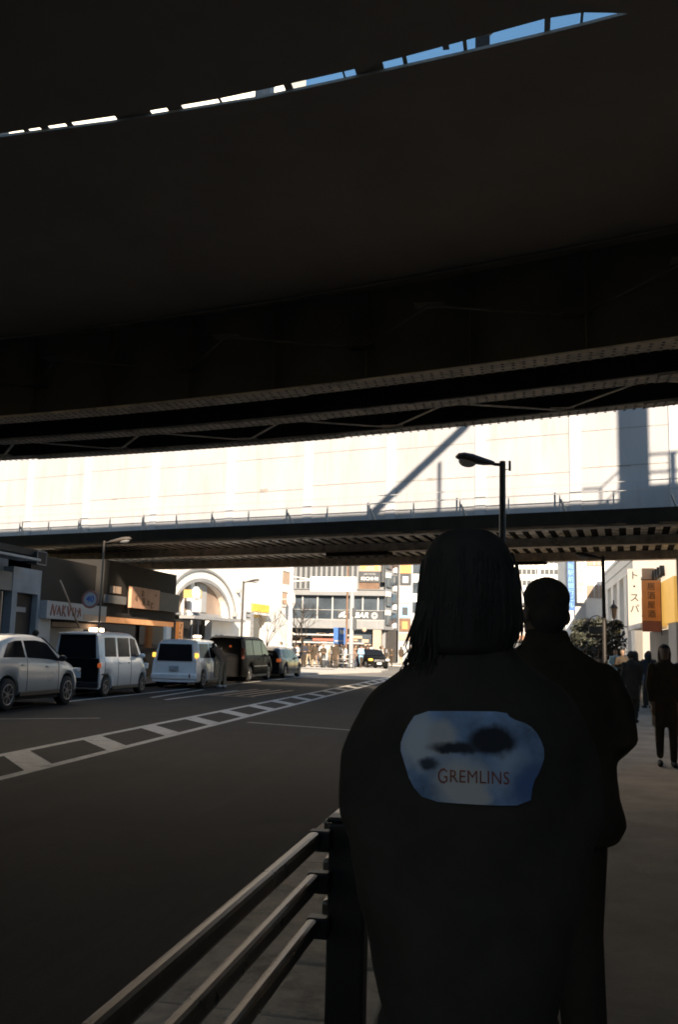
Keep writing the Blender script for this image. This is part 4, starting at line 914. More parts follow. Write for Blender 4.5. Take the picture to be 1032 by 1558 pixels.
# white taxi style wagon with high amber lamps
tw, sc_ = make_car('taxi_wagon', 'white taxi wagon with high amber tail lamps and roof lamp', 'car', (-11.82, 32.05, 0), rad(1.5), dict(L=3.9, W=1.7, R=.3, sill=.22, paint='whitepaint', yf=1.3, yr=-1.22, tum=.2, rr=.09,
    top=[(-1.95, 1.58), (-1.7, 1.66), (.1, 1.68), (.5, 1.62), (1.12, 1.08), (1.25, 1.03), (1.75, .9), (1.9, .74), (1.95, .55)], belt=[(-1.95, 1.0), (1.0, 1.0), (1.95, .55)],
    plan=[(-1.95, .92), (-1.7, 1), (1.2, 1), (1.7, .92), (1.95, .7)], side=[(-1.6, -.5, .1, 0), (-.4, .95, 0, -.5)], screen=(.48, 1.1), tail=(.93, 1.5, .95), mirror=(.78, 1.04), seams=(-.45, .8, -1.55), handles=(-.7, .1),
    plates=[(.7, .82, -1.93, -1.78, 1.04, 1.2, 'tail_light', 'amber', .03), (-.82, -.7, -1.93, -1.78, 1.04, 1.2, 'tail_light', 'amber', .03), (-.17, .17, -1.995, -1.96, .6, .76, 'number_plate', 'palegrey', .005), (-.82, .82, -1.99, -1.85, .3, .5, 'bumper', 'whitepaint', .04), (.55, .6, -2.0, -1.985, .36, .5, 'reflector', 'darkred', .005), (-.06, .06, .3, .42, 1.66, 1.74, 'lamp_foot', 'trim', .01), (-.15, .15, .28, .44, 1.742, 1.83, 'roof_lamp', 'lampglow', .04), (.853, .866, -.1, .7, .35, 1.4, 'open_door_edge', 'trim', .004)]))
# black people carrier
make_car('minivan', 'tall black people carrier parked in front of the white taxi', 'car', (-12.3, 39.4, 0), 0, dict(L=4.75, W=1.8, R=.33, sill=.22, paint='blackpaint', yf=1.45, yr=-1.42, tum=.15, rr=.06,
    top=[(-2.37, 1.8), (-2.15, 1.88), (.5, 1.89), (.95, 1.8), (1.65, 1.18), (1.75, 1.12), (2.2, 1.0), (2.33, .8), (2.37, .6)], belt=[(-2.37, 1.06), (1.55, 1.06), (2.37, .6)],
    plan=[(-2.37, .94), (-2.1, 1), (1.6, 1), (2.15, .93), (2.37, .75)], side=[(-2.0, -.95, .1, 0), (-.85, .35, 0, 0), (.45, 1.5, 0, -.5)], screen=(.94, 1.64), tail=(1.08, 1.72, .94), mirror=(1.25, 1.12), seams=(-.9, .4, 1.3), handles=(-.2, .6),
    plates=[(.72, .87, -2.36, -2.2, .95, 1.4, 'tail_light', 'darkred', .03), (-.87, -.72, -2.36, -2.2, .95, 1.4, 'tail_light', 'darkred', .03), (-.17, .17, -2.39, -2.37, .62, .78, 'number_plate', 'midgrey', .005), (.903, .912, -1.0, 1.1, .62, .66, 'side_garnish', 'alloy', .003), (.2, .3, -2.345, -2.325, 1.42, 1.5, 'brake_lamp', 'taillight', .01)]))
# dark saloon ahead
make_car('estate_car', 'dark bronze estate car at the head of the parked row', 'car', (-12.25, 45.25, 0), rad(-1), dict(L=4.3, W=1.72, R=.31, sill=.22, paint='bronzepaint', yf=1.3, yr=-1.3, tum=.26, rr=.12,
    top=[(-2.15, 1.3), (-1.9, 1.43), (-.6, 1.5), (.2, 1.48), (.45, 1.42), (1.12, 1.0), (1.25, .96), (1.9, .84), (2.1, .7), (2.15, .55)], belt=[(-2.15, .95), (1.0, .92), (2.15, .55)],
    plan=[(-2.15, .88), (-1.9, .97), (-1, 1), (1.3, 1), (1.85, .92), (2.15, .65)], side=[(-1.6, -.75, .15, 0), (-.66, .28, 0, 0), (.36, .95, 0, -.45)], screen=(.42, 1.1), tail=(.95, 1.24, .9), mirror=(.82, .98), mirc='bronzepaint', seams=(-.7, .32), handles=(-.5, .4),
    plates=[(.6, .8, -2.15, -2.0, .76, .92, 'tail_light', 'taillight', .03), (-.8, -.6, -2.15, -2.0, .76, .92, 'tail_light', 'taillight', .03), (-.17, .17, -2.17, -2.15, .55, .7, 'number_plate', 'white', .005)]))
# black taxi coming out of the square
make_car('taxi', 'black taxi saloon turning in the sunlit square', 'car', (-11.6, 70.5, 0), rad(205), dict(L=4.5, W=1.72, R=.31, sill=.22, paint='blackpaint', yf=1.4, yr=-1.35, tum=.3,
    top=[(-2.25, .7), (-2.15, .95), (-1.45, 1.02), (-.85, 1.4), (-.5, 1.47), (.3, 1.46), (.55, 1.4), (1.2, 1.0), (1.4, .95), (2.0, .85), (2.2, .7), (2.25, .55)], belt=[(-2.25, .66), (-1.4, .97), (1.1, .94), (2.25, .55)],
    plan=[(-2.25, .8), (-1.9, .97), (-1, 1), (1.3, 1), (1.9, .93), (2.25, .75)], side=[(-1.25, -.35, .4, 0), (-.25, 1.0, 0, -.5)], screen=(.52, 1.18), hatch=(-1.4, -.85), mirror=(1.0, 1.0), seams=(-.3, .85), handles=(-.6, .5),
    plates=[(.5, .8, 2.05, 2.24, .62, .78, 'headlight', 'amber', .03), (-.8, -.5, 2.05, 2.24, .62, .78, 'headlight', 'headlight', .03), (-.4, .4, 2.2, 2.262, .55, .72, 'grille', 'alloy', .01), (-.17, .17, 2.25, 2.275, .36, .5, 'number_plate', 'white', .004), (-.82, .82, 2.14, 2.25, .3, .36, 'bumper_trim', 'alloy', .01), (-.18, .18, .0, .14, 1.46, 1.62, 'roof_lamp', 'palegrey', .03), (.55, .82, -2.24, -2.1, .68, .86, 'tail_light', 'taillight', .02), (-.82, -.55, -2.24, -2.1, .68, .86, 'tail_light', 'taillight', .02)]))
# ------------------------------------------------------------------ people
def ring(c, rx, ry, n=20, rot=0, flat=1.0):
    cx, cy, cz = c; out = []
    for k in range(n):
        a = 2 * math.pi * k / n; x, y = rx * math.cos(a), ry * math.sin(a) * (flat if math.sin(a) < 0 else 1)
        out.append((cx + x * math.cos(rot) - y * math.sin(rot), cy + x * math.sin(rot) + y * math.cos(rot), cz))
    return out
def limb(b, pts, r, n=12, mi=0):
    """rounded tapering limb through the joints"""
    P = [Vector(p) for p in pts]; Q, Rr = [], []
    d0 = (P[0] - P[1]).normalized(); d1 = (P[-1] - P[-2]).normalized()
    for k in (1, .8, .5): Q.append(P[0] + d0 * r[0] * k * .9); Rr.append(r[0] * math.sqrt(max(.02, 1 - (k * .98) ** 2)))
    for i in range(len(P)):
        Q.append(P[i]); Rr.append(r[i])
        if i < len(P) - 1:
            for t in (.33, .66): Q.append(P[i].lerp(P[i + 1], t)); Rr.append(r[i] + (r[i + 1] - r[i]) * t)
    for k in (.5, .8, 1): Q.append(P[-1] + d1 * r[-1] * k * .9); Rr.append(r[-1] * math.sqrt(max(.02, 1 - (k * .98) ** 2)))
    b.tube(Q, Rr, n, mi)
def hand(b, wrist, d, palm_n, side, ln=.175, curl=.35):
    """palm, four unequal bent fingers and a thumb that leaves the side of the palm"""
    w_, d, nrm = Vector(wrist), Vector(d).normalized(), Vector(palm_n).normalized(); a = d.cross(nrm).normalized() * side
    pl = ln * .52
    b.loft([[w_ + d * pl * t + a * (wd * math.cos(q)) + nrm * (.013 * math.sin(q)) for q in [2 * math.pi * k / 10 for k in range(10)]] for t, wd in ((-.1, .022), (.15, .03), (.6, .04), (1.0, .038), (1.08, .03))])
    for i, (off, fl) in enumerate(((.03, .44), (.01, .5), (-.011, .46), (-.03, .36))):
        p = w_ + d * pl * .95 + a * off; L1 = fl * ln
        p1 = p + (d * math.cos(curl * .6) + nrm * math.sin(curl * .6)) * L1 * .45; p2 = p1 + (d * math.cos(curl * 1.6) + nrm * math.sin(curl * 1.6)) * L1 * .32; p3 = p2 + (d * math.cos(curl * 2.4) + nrm * math.sin(curl * 2.4)) * L1 * .25
        limb(b, [p, p1, p2, p3], [.0095, .0088, .0078, .0068], 8)
    p = w_ + d * pl * .25 + a * .026; p1 = p + (d * .6 + a * .7 + nrm * .25).normalized() * .04; p2 = p1 + (d * .9 + a * .25 + nrm * .3).normalized() * .032; limb(b, [p, p1, p2], [.012, .0105, .008], 8)
def head(b, c, s=1.0, turn=0):
    """skull, jaw, nose, brow, lips and ears; face towards +y turned by `turn` about z"""
    R3 = Matrix.Rotation(turn, 3, 'Z'); c = Vector(c)
    def P(x, y, z): return c + R3 @ Vector((x * s, y * s, z * s))
    b.ell(P(0, -.01, .03), .076 * s, .098 * s, .1 * s, rot=R3); b.ell(P(0, .03, -.035), .06 * s, .066 * s, .085 * s, rot=R3)
    b.ell(P(0, .062, -.095), .026 * s, .024 * s, .02 * s, rot=R3)
    b.ell(P(0, .098, -.02), .014 * s, .02 * s, .026 * s, rot=R3); b.ell(P(0, .09, .025), .045 * s, .012 * s, .012 * s, rot=R3)
    b.ell(P(0, .084, -.062), .024 * s, .013 * s, .007 * s, rot=R3); b.ell(P(0, .082, -.074), .02 * s, .013 * s, .007 * s, rot=R3)
    for q in (-1, 1): b.ell(P(q * .084, -.005, -.012), .012 * s, .02 * s, .034 * s, rot=R3 @ Matrix.Rotation(q * .3, 3, 'Z'))
def eyes(parent, c, s=1.0, turn=0):
    R3 = Matrix.Rotation(turn, 3, 'Z')
    for q in (-1, 1):
        b = MB(); b.ell(Vector(c) + R3 @ Vector((q * .031 * s, .082 * s, .004 * s)), .012 * s, .01 * s, .008 * s, 0, 10, 6); o = b.build('eye', M['white'], parent)
        b = MB(); b.ell(Vector(c) + R3 @ Vector((q * .031 * s, .0905 * s, .004 * s)), .0055 * s, .003 * s, .0055 * s, 0, 8, 5); b.build('iris', M['hair'], o)
def skinned(b, name, vox, m, parent, it=5):
    me = resmooth(b.mesh(name, m), vox, it, name=name); me.materials.clear(); me.materials.append(m); return link(name, me, parent)
def folds(o, strength, size):
    """soft wrinkles pushed into the cloth"""
    tx = bpy.data.textures.new('cloth folds', 'CLOUDS'); tx.noise_scale = size; tx.noise_depth = 2
    d = o.modifiers.new('folds', 'DISPLACE'); d.texture = tx; d.strength = strength; d.mid_level = .5; d.texture_coords = 'LOCAL'
    dg = bpy.context.evaluated_depsgraph_get(); dg.update(); me = bpy.data.meshes.new_from_object(o.evaluated_get(dg), depsgraph=dg); o.modifiers.clear(); o.data = me
    for p in me.polygons: p.use_smooth = True
def body_under(t, h, hipw, arms, legs, headc, hs, turn, neck, m='skin'):
    b = MB()
    b.loft([ring((0, 0, z), rx, ry) for z, rx, ry in ((h * .47, .1, .08), (h * .5, hipw, .105), (h * .55, hipw * .98, .11), (h * .62, hipw * .84, .095), (h * .72, hipw * .98, .105), (h * .79, hipw * 1.0, .09), (h * .825, hipw * .7, .065), (h * .85, .06, .055))])
    limb(b, neck, [.058, .052, .05]); head(b, headc, hs, turn)
    for a in arms: limb(b, a['p'], [.04, .036, .027], 12); hand(b, a['p'][-1], a['d'], a['n'], a['s'])
    for l in legs:
        limb(b, l, [.085, .06, .04], 12); f = Vector(l[-1]); limb(b, [f + Vector((0, -.03, -.045)), f + Vector((0, .06, -.05)), f + Vector((0, .14, -.06))], [.038, .036, .028])
    o = skinned(b, 'body', .0085, M[m], t, 4); eyes(o, headc, hs, turn); return o

# the woman in front: bobbed hair, big dark coat with a picture on the back
t = W_ = thing('person', 'long haired person from behind in a dark coat with a blue back print', 'person', (-.115, 1.985, .1), rad(8))
zz = lambda z: z - .1
arms = [dict(p=[(-.15, 0, 1.255), (-.2, -.02, 1.07), (-.15, .11, .93)], d=(.35, .7, -.6), n=(1, 0, .2), s=-1), dict(p=[(.15, 0, 1.255), (.2, -.02, 1.07), (.15, .11, .93)], d=(-.35, .7, -.6), n=(-1, 0, .2), s=1)]
legs = [[(-.085, 0, .78), (-.09, .03, .44), (-.085, -.02, .09)], [(.085, 0, .78), (.085, .06, .44), (.085, .05, .09)]]
body_under(t, 1.6, .15, arms, legs, (.0, .02, 1.5), 1.0, .0, [(0, -.01, 1.32), (0, 0, 1.38), (0, .005, 1.42)])
b = MB()                                                       # coat
b.loft([ring((cx, cy, zz(z)), rx, ry, 28) for z, rx, ry, cx, cy in ((.63, .085, .09, 0, 0), (.64, .125, .12, 0, 0), (.7, .15, .135, 0, 0), (.76, .166, .145, 0, 0), (.85, .19, .155, 0, 0), (.92, .205, .16, 0, 0), (1.0, .23, .165, 0, 0), (1.12, .252, .168, 0, 0), (1.25, .25, .16, 0, -.005), (1.34, .245, .15, 0, -.008), (1.39, .226, .135, 0, -.006), (1.425, .2, .12, 0, 0), (1.455, .155, .106, 0, .0), (1.485, .112, .093, .0, .0), (1.515, .088, .082, 0, .005), (1.56, .072, .072, 0, .008), (1.565, .05, .05, 0, .008))])
for s in (-1, 1):
    limb(b, [(s * .165, -.005, zz(1.36)), (s * .195, -.015, zz(1.28)), (s * .203, -.02, zz(1.18)), (s * .165, .09, zz(1.04)), (s * .14, .12, zz(1.0))], [.068, .073, .07, .062, .05], 14)
coat = skinned(b, 'coat', .012, M['cloth_black'], t, 12); folds(coat, .012, .13)
b = MB()
for s in (-1, 1): limb(b, [(s * .085, .0, .66), (s * .087, .035, .42), (s * .085, .01 if s > 0 else -.02, .12)], [.1, .085, .065], 14)
b.loft([ring((0, 0, z), rx, ry) for z, rx, ry in ((.62, .14, .11), (.75, .17, .125), (.88, .15, .11))]); skinned(b, 'trousers', .012, M['cloth_black'], t, 6)
for s in (-1, 1):
    b = MB(); yo_ = .05 if s > 0 else -.02; b.loft([ring((s * .085, yo_ + .045, z), rx, ry, 16) for z, rx, ry in ((.002, .046, .125), (.03, .05, .13), (.06, .044, .11), (.1, .04, .06), (.13, .045, .055))]); b.build('shoe', M['rubber'], t)
# hair
b = MB()
hx = [(1.758, .0, .03, .03), (1.75, 0, .055, .06), (1.735, .0, .078, .085), (1.71, 0, .092, .105), (1.68, -.001, .101, .115), (1.64, -.001, .106, .118), (1.6, -.001, .108, .115), (1.56, -.002, .11, .108), (1.53, -.004, .108, .1), (1.505, -.008, .1, .09), (1.49, -.012, .082, .07)]
b.loft([ring((cx - .006, -.015, zz(z)), rx * .975, ry, 24) for z, cx, rx, ry in hx[::-1]])
hair = skinned(b, 'hair', .01, M['hair'], t, 4)
def hair_strand(b, a, z0, z1, out, r=.0035, y0=0, sway=0):
    pts, rs = [], []
    for k in range(8):
        q = k / 7; z = z0 + (z1 - z0) * q
        ex = 1
        for (za, cx, rx, ry), (zb_, cx2, rx2, ry2) in zip(hx[:-1], hx[1:]):
            if za >= z + .1 >= zb_: f = (za - z - .1) / (za - zb_ + 1e-6); ex, ey = rx + (rx2 - rx) * f, ry + (ry2 - ry) * f; break
        else: ex, ey = (.1, .09) if z + .1 < 1.5 else (.03, .03)
        pts.append(((ex + out * q * q) * math.cos(a) - .004 + sway * q * q, -.015 + (ey + out * .5 * q) * math.sin(a) + y0 * q, z)); rs.append(r * (1 - .75 * q))
    b.tube(pts, rs, 5)
b = MB()
for k in range(420):
    a = random.uniform(0, 2 * math.pi); z1 = 1.415 + random.gauss(0, .014)
    if .9 < a % (2 * math.pi) < 2.2: continue
    hair_strand(b, a, 1.56 + random.uniform(-.1, .03), z1, random.gauss(-.014, .006), .0032)
for k in range(190):                                            # loose locks falling over the left shoulder
    a = math.pi + random.gauss(-.1, .42); hair_strand(b, a, 1.5, 1.365 + random.gauss(0, .026), random.gauss(.014, .012), .0046, 0, -.004 + random.gauss(0, .007))
for k in range(70):
    a = random.uniform(.45, 2.3) * math.pi; hair_strand(b, a, 1.56 + random.uniform(-.06, .06), random.uniform(1.37, 1.46), random.uniform(.002, .016), .0016, 0, random.gauss(0, .004))
b.build('hair_strands', M['hair'], hair)
# picture on the back of the coat: a plain blue abstract panel with pale and dark patches and the word below
dgc = None
def coat_y(x, z):
    h_, p, n, i = coat.closest_point_on_mesh((x, -.4, z)); return p.y - .004
# back point by ray casting against the coat
def back(x, z, off=.004):
    ok, p, n, i = coat.ray_cast((x, -1.0, z), (0, 1, 0)); return (x, (p.y if ok else -.14) - off, z)
bpy.context.view_layer.update()
def patch(poly, off, m, name, parent, cells=16):
    xs_ = [p[0] for p in poly]; zs_ = [p[1] for p in poly]; cx, cz = sum(xs_) / len(poly), sum(zs_) / len(poly)
    rings_ = []; n = len(poly)
    dens = []
    for i in range(n):
        for k in range(3): q = k / 3; dens.append((poly[i][0] + (poly[(i + 1) % n][0] - poly[i][0]) * q, poly[i][1] + (poly[(i + 1) % n][1] - poly[i][1]) * q))
    b = MB(); nr = 5; vs = [back(cx, cz, off)]
    for r in range(1, nr + 1):
        for x, z in dens: vs.append(back(cx + (x - cx) * r / nr, cz + (z - cz) * r / nr, off))
    m_ = len(dens); fs = [(0, 1 + j, 1 + (j + 1) % m_) for j in range(m_)]
    for r in range(nr - 1):
        for j in range(m_): a0 = 1 + r * m_ + j; a1 = 1 + r * m_ + (j + 1) % m_; fs.append((a0, a0 + m_, a1 + m_, a1))
    b.add(vs, fs, 0, True); return b.build(name, m, parent)
def ipx(x, y): return ((x - 717) * .00132 - .006, zz(1.5 + (986 - y) * .00124))      # measured on the photograph, metres on the coat
dm('print_blue', (.2, .3, .42), .8, var=.5, scale=9, dirt=((.42, .46, .5), 6, .8)); dm('print_pale', (.42, .41, .4), .8, var=.25, scale=14); dm('print_dark', (.035, .035, .04), .8, var=.3, scale=20); dm('print_red', (.4, .1, .05), .8, var=.3, scale=30); dm('print_light', (.5, .47, .44), .8, var=.15, scale=20)
def chaikin(q, n=1):
    for _ in range(n): q = [p for i in range(len(q)) for p in ((q[i][0] * .75 + q[(i + 1) % len(q)][0] * .25, q[i][1] * .75 + q[(i + 1) % len(q)][1] * .25), (q[i][0] * .25 + q[(i + 1) % len(q)][0] * .75, q[i][1] * .25 + q[(i + 1) % len(q)][1] * .75))]
    return q
def print_material():
    m = mat('print_soft', (.26, .4, .58), .85, var=.5, scale=11, dirt=((.6, .65, .7), 9, .7)); t_ = m.node_tree; N_, L_ = t_.nodes, t_.links; bs_ = N_['Principled BSDF']
    cur = bs_.inputs['Base Color'].links[0].from_socket; tc = N_.new('ShaderNodeTexCoord'); nz = N_.new('ShaderNodeTexNoise'); nz.inputs['Scale'].default_value = 28; nz.inputs['Detail'].default_value = 4
    L_.new(tc.outputs['Object'], nz.inputs['Vector']); ad = N_.new('ShaderNodeVectorMath'); ad.operation = 'MULTIPLY_ADD'; L_.new(nz.outputs['Color'], ad.inputs[0]); ad.inputs[1].default_value = (.03, 0, .03); L_.new(tc.outputs['Object'], ad.inputs[2])
    for (px_, py_), rx, rz_, c, soft in (((640, 1125), .042, .06, (.72, .72, .72), .5), ((700, 1185), .06, .05, (.72, .66, .6), .5), ((672, 1122), .03, .035, (.66, .62, .58), .45), ((770, 1165), .04, .05, (.5, .6, .72), .6), ((745, 1122), .05, .03, (.03, .03, .035), .35), ((690, 1135), .05, .012, (.04, .04, .045), .5), ((800, 1190), .05, .05, (.1, .2, .4), .7), ((720, 1208), .034, .022, (.72, .66, .6), .4), ((652, 1160), .02, .012, (.06, .07, .09), .6)):
        x_, z_ = ipx(px_, py_); sb_ = N_.new('ShaderNodeVectorMath'); sb_.operation = 'SUBTRACT'; L_.new(ad.outputs[0], sb_.inputs[0]); sb_.inputs[1].default_value = (x_ + .015, 0, z_ + .015)
        ml = N_.new('ShaderNodeVectorMath'); ml.operation = 'MULTIPLY'; L_.new(sb_.outputs[0], ml.inputs[0]); ml.inputs[1].default_value = (1 / rx, 0, 1 / rz_); ln = N_.new('ShaderNodeVectorMath'); ln.operation = 'LENGTH'; L_.new(ml.outputs[0], ln.inputs[0])
        mr = N_.new('ShaderNodeMapRange'); mr.interpolation_type = 'SMOOTHSTEP'; mr.inputs['From Min'].default_value = 1 + soft / 2; mr.inputs['From Max'].default_value = 1 - soft; L_.new(ln.outputs['Value'], mr.inputs['Value'])
        mx = N_.new('ShaderNodeMix'); mx.data_type = 'RGBA'; L_.new(mr.outputs[0], mx.inputs['Factor']); L_.new(cur, mx.inputs['A']); mx.inputs['B'].default_value = (*c, 1); cur = mx.outputs['Result']
    L_.new(cur, bs_.inputs['Base Color']); return m
M['print_soft'] = print_material()
pr = patch([ipx(*p) for p in chaikin(((636, 1082), (700, 1079), (766, 1078), (772, 1088), (800, 1097), (814, 1113), (823, 1140), (815, 1165), (803, 1185), (799, 1217), (720, 1217), (648, 1215), (627, 1192), (617, 1160), (610, 1138), (618, 1112)))], .004, M['print_soft'], 'back_print', coat)
tm = text_mesh('GREMLINS', .029, .0, M['print_red'], 'lettering', space=1.04)
bmx = bmesh.new(); bmx.from_mesh(tm)
tx0 = ipx(717, 1177); tm.transform(Matrix.Scale(1, 4))
for v in bmx.verts:
    x, y = v.co.x, v.co.y; k = 1.0 + .18 * (abs(x) / .07 > .75 and x < 0)
    p = back(tx0[0] + x * 1.0, tx0[1] + y * 1.15 * k - .3 * x * x, .0052); v.co = p
bmx.to_mesh(tm); bmx.free(); link('lettering', tm, pr)

# the man ahead of her
t = thing('person', 'short haired man from behind in a dark jacket with elbows out', 'person', (.078, 3.45, .1), rad(10))
arms = [dict(p=[(-.175, 0, 1.3), (-.25, -.03, 1.1), (-.13, .2, 1.02)], d=(.8, .6, .1), n=(0, -.3, 1), s=1), dict(p=[(.175, 0, 1.3), (.25, -.03, 1.1), (.13, .2, 1.02)], d=(-.8, .6, .1), n=(0, -.3, 1), s=-1)]
legs = [[(-.09, 0, .82), (-.1, .07, .46), (-.1, .06, .09)], [(.09, 0, .82), (.1, .02, .46), (.1, -.1, .1)]]
body_under(t, 1.66, .165, arms, legs, (-.003, .02, 1.545), 1.03, .35, [(0, -.01, 1.36), (0, .0, 1.42), (0, .01, 1.47)])
b = MB()
b.loft([ring((cx, cy, zz(z)), rx, ry, 28) for z, rx, ry, cx, cy in ((.84, .19, .12, 0, 0), (.85, .24, .15, 0, 0), (.9, .268, .165, 0, 0), (.93, .27, .165, 0, 0), (1.0, .25, .16, 0, 0), (1.1, .24, .155, 0, 0), (1.25, .235, .15, 0, -.005), (1.36, .235, .14, 0, -.008), (1.42, .222, .125, 0, -.005), (1.46, .2, .105, 0, 0), (1.49, .16, .095, 0, 0), (1.515, .118, .088, 0, 0), (1.54, .085, .082, 0, .005), (1.575, .07, .074, 0, .01), (1.585, .05, .055, 0, .01))])
for s in (-1, 1): limb(b, [(s * .19, -.005, zz(1.41)), (s * .235, -.02, zz(1.31)), (s * .252, -.03, zz(1.22)), (s * .2, .08, zz(1.15)), (s * .13, .2, zz(1.13))], [.068, .068, .066, .06, .046], 14)
jk = skinned(b, 'jacket', .013, M['cloth_black'], t, 9); folds(jk, .014, .13)
b = MB(); b.loft([ring((0, .008, z), rx, ry, 24) for z, rx, ry in ((1.405, .105, .092), (1.45, .083, .082), (1.478, .074, .077), (1.484, .066, .07), (1.45, .07, .072))]); b.build('collar', M['cloth_black'], jk)
b = MB()
for s in (-1, 1): limb(b, [(s * .1, 0, .74), (s * .1, .05 if s < 0 else .02, .44), (s * .1, .05 if s < 0 else -.08, .12)], [.105, .09, .075], 14)
b.loft([ring((0, 0, z), rx, ry) for z, rx, ry in ((.66, .18, .12), (.76, .185, .125), (.9, .17, .11))]); skinned(b, 'trousers', .013, M['cloth_black'], t, 6)
for s in (-1, 1):
    b = MB(); yo_ = .06 if s < 0 else -.09; b.loft([ring((s * .1, yo_ + .045, z), rx, ry, 16) for z, rx, ry in ((.002, .05, .14), (.03, .054, .145), (.065, .048, .12), (.11, .044, .065), (.14, .048, .06))]); b.build('shoe', M['rubber'], t)
b = MB(); b.ell((-.002, -.005, 1.6), .086, .106, .072); b.ell((-.002, -.04, 1.54), .072, .068, .08); b.ell((-.002, .0, 1.615), .08, .09, .06)
b.ell((-.012, .03, 1.61), .07, .075, .05)
hair2 = skinned(b, 'hair', .009, M['hair'], t, 3)

# everybody else: one continuous figure each, sized and posed individually
def figure(pose, coat, hair_len, vox, seed):
    rnd = random.Random(seed); b = MB()
    st = {'walk': .2, 'stand': .03, 'stride': .3}[pose]; f = 1 if seed % 2 else -1
    cz = {'long': .55, 'mid': .75, 'short': .88}[coat]; cw = .185 if coat != 'long' else .2
    for s in (-1, 1):
        y = s * f * st; limb(b, [(s * .09, 0, .88), (s * .095, y * .5 + (.05 if y < 0 else .03), .48), (s * .09, y, .1 + (.05 if y < 0 else 0))], [.095, .07, .05], 10)
        limb(b, [(s * .09, y - .05, .045), (s * .095, y + .06, .04), (s * .1, y + .15, .035)], [.045, .045, .035], 8)
        ya = -s * f * st * .8
        if seed % 3 == 0: limb(b, [(s * .175, 0, 1.4), (s * .24, -.02, 1.15), (s * .12, .17, 1.08)], [.062, .056, .042], 10); hp = (s * .1, .2, 1.08)
        else: limb(b, [(s * .175, 0, 1.4), (s * .22, ya * .5, 1.14), (s * .2, ya + .04, .92)], [.062, .054, .042], 10); hp = (s * .2, ya + .05, .85)
        hand(b, hp, (0, .25, -1) if seed % 3 else (-s * .6, .7, .1), (-s, 0, 0), s, .19, .5)
    b.loft([ring((0, 0, z), rx, ry, 16) for z, rx, ry in ((cz, cw * .7, .1), (cz + .015, cw, .13), (1.0, cw * .98, .125), (1.15, cw * .9, .115), (1.3, cw, .12), (1.4, cw * .95, .1), (1.45, cw * .6, .085), (1.49, .065, .065))])
    limb(b, [(0, 0, 1.42), (0, .01, 1.48), (0, .015, 1.54)], [.06, .055, .055], 8); head(b, (0, .02, 1.6), 1.0)
    b.ell((0, -.015, 1.635), .09, .108, .092)
    if hair_len: b.loft([ring((0, -.03, z), rx, ry, 14) for z, rx, ry in ((1.46 - hair_len, .05, .04), (1.48 - hair_len, .085, .06), (1.56, .097, .09), (1.64, .09, .095))])
    if seed % 4 == 1: b.loft([ring((0, -.17, z), rx, ry, 12) for z, rx, ry in ((1.0, .08, .05), (1.02, .13, .085), (1.2, .135, .09), (1.36, .11, .07), (1.39, .06, .04))])
    me = resmooth(b.mesh('figure', M['cloth_black']), vox, 3, name='figure'); me.materials.clear()
    for k in ('cloth_black', 'cloth_navy', 'hair', 'skin', 'rubber', 'cloth_grey'): me.materials.append(M[k])
    for p in me.polygons:
        c = p.center; r = math.hypot(c.x, c.y)
        if c.z > 1.5: mi = 3 if (c.y > .045 and c.z < 1.665 and abs(c.x) < .08) or (not hair_len and c.z < 1.56) else 2
        elif hair_len and c.z > 1.47 - hair_len and c.y < -.07 and abs(c.x) < .1: mi = 2
        elif c.z < .085: mi = 4
        elif c.z < .93 and abs(c.x) > .15 and (c.z < .9): mi = 3 if seed % 3 else 0
        elif seed % 3 == 0 and 1.02 < c.z < 1.14 and c.y > .17: mi = 3
        elif c.z < cz + .01: mi = 1
        elif seed % 4 == 1 and c.y < -.135: mi = 5
        else: mi = 0
        p.material_index = mi
    return me
FIG = [figure('walk', 'mid', .1, .02, 1), figure('stand', 'long', 0, .02, 2), figure('stride', 'short', 0, .02, 3), figure('stand', 'mid', .16, .02, 4), figure('walk', 'long', .12, .02, 5), figure('walk', 'short', 0, .02, 6)]
def person(i, loc, rz, h, cols, label, group=None):
    o = bpy.data.objects.new('person', FIG[i]); COL.objects.link(o); o.location = loc; o.rotation_euler.z = rad(rz); o.scale = (h / 1.73,) * 3
    for k, c in enumerate(cols):
        o.material_slots[k].link = 'OBJECT'; o.material_slots[k].material = M[c]
    return tag(o, label, 'person', group)
# the pavement on the right
FIGW = figure('stand', 'long', .1, .014, 2)
FIG.append(FIGW)
person(6, (1.78, 12.75, .1), 176, 1.56, ('cloth_black', 'cloth_black', 'hair', 'skin'), 'woman in a knee length dark coat standing on the pavement facing the viewer')
rg = 'people on the right pavement'
person(0, (2.72, 24.6, .1), 5, 1.52, ('cloth_black', 'cloth_black'), 'person in black walking away beside the man in front', rg)
person(3, (3.25, 26.5, .1), 20, 1.5, ('cloth_navy', 'cloth_black'), 'person in navy standing close to the yellow shop', rg)
person(5, (3.0, 30.5, .1), 185, 1.6, ('cloth_black', 'denim'), 'person in black and jeans walking towards the viewer below the lantern post', rg)
person(4, (2.6, 34, .1), 0, 1.6, ('cloth_grey', 'cloth_black'), 'grey coated person by the foot of the evergreen', rg)
person(2, (3.3, 36, .1), 170, 1.62, ('skyblue', 'cloth_black'), 'person in a pale blue top passing the white awnings', rg)
person(1, (2.2, 20.6, .1), 12, 1.5, ('cloth_black', 'cloth_black'), 'dark coated person between the man and the standing woman', rg)
person(4, (3.5, 28.2, .1), 178, 1.55, ('cloth_brown', 'cloth_black'), 'person in a brown coat facing the viewer under the orange banner', rg)
person(1, (3.6, 22.8, .1), -8, 1.5, ('cloth_grey', 'denim'), 'person in a grey coat beside the right wall past the standing woman', rg)
person(5, (2.3, 38, .1), 3, 1.62, ('cloth_white', 'denim'), 'person in a white top far along the right pavement', rg)
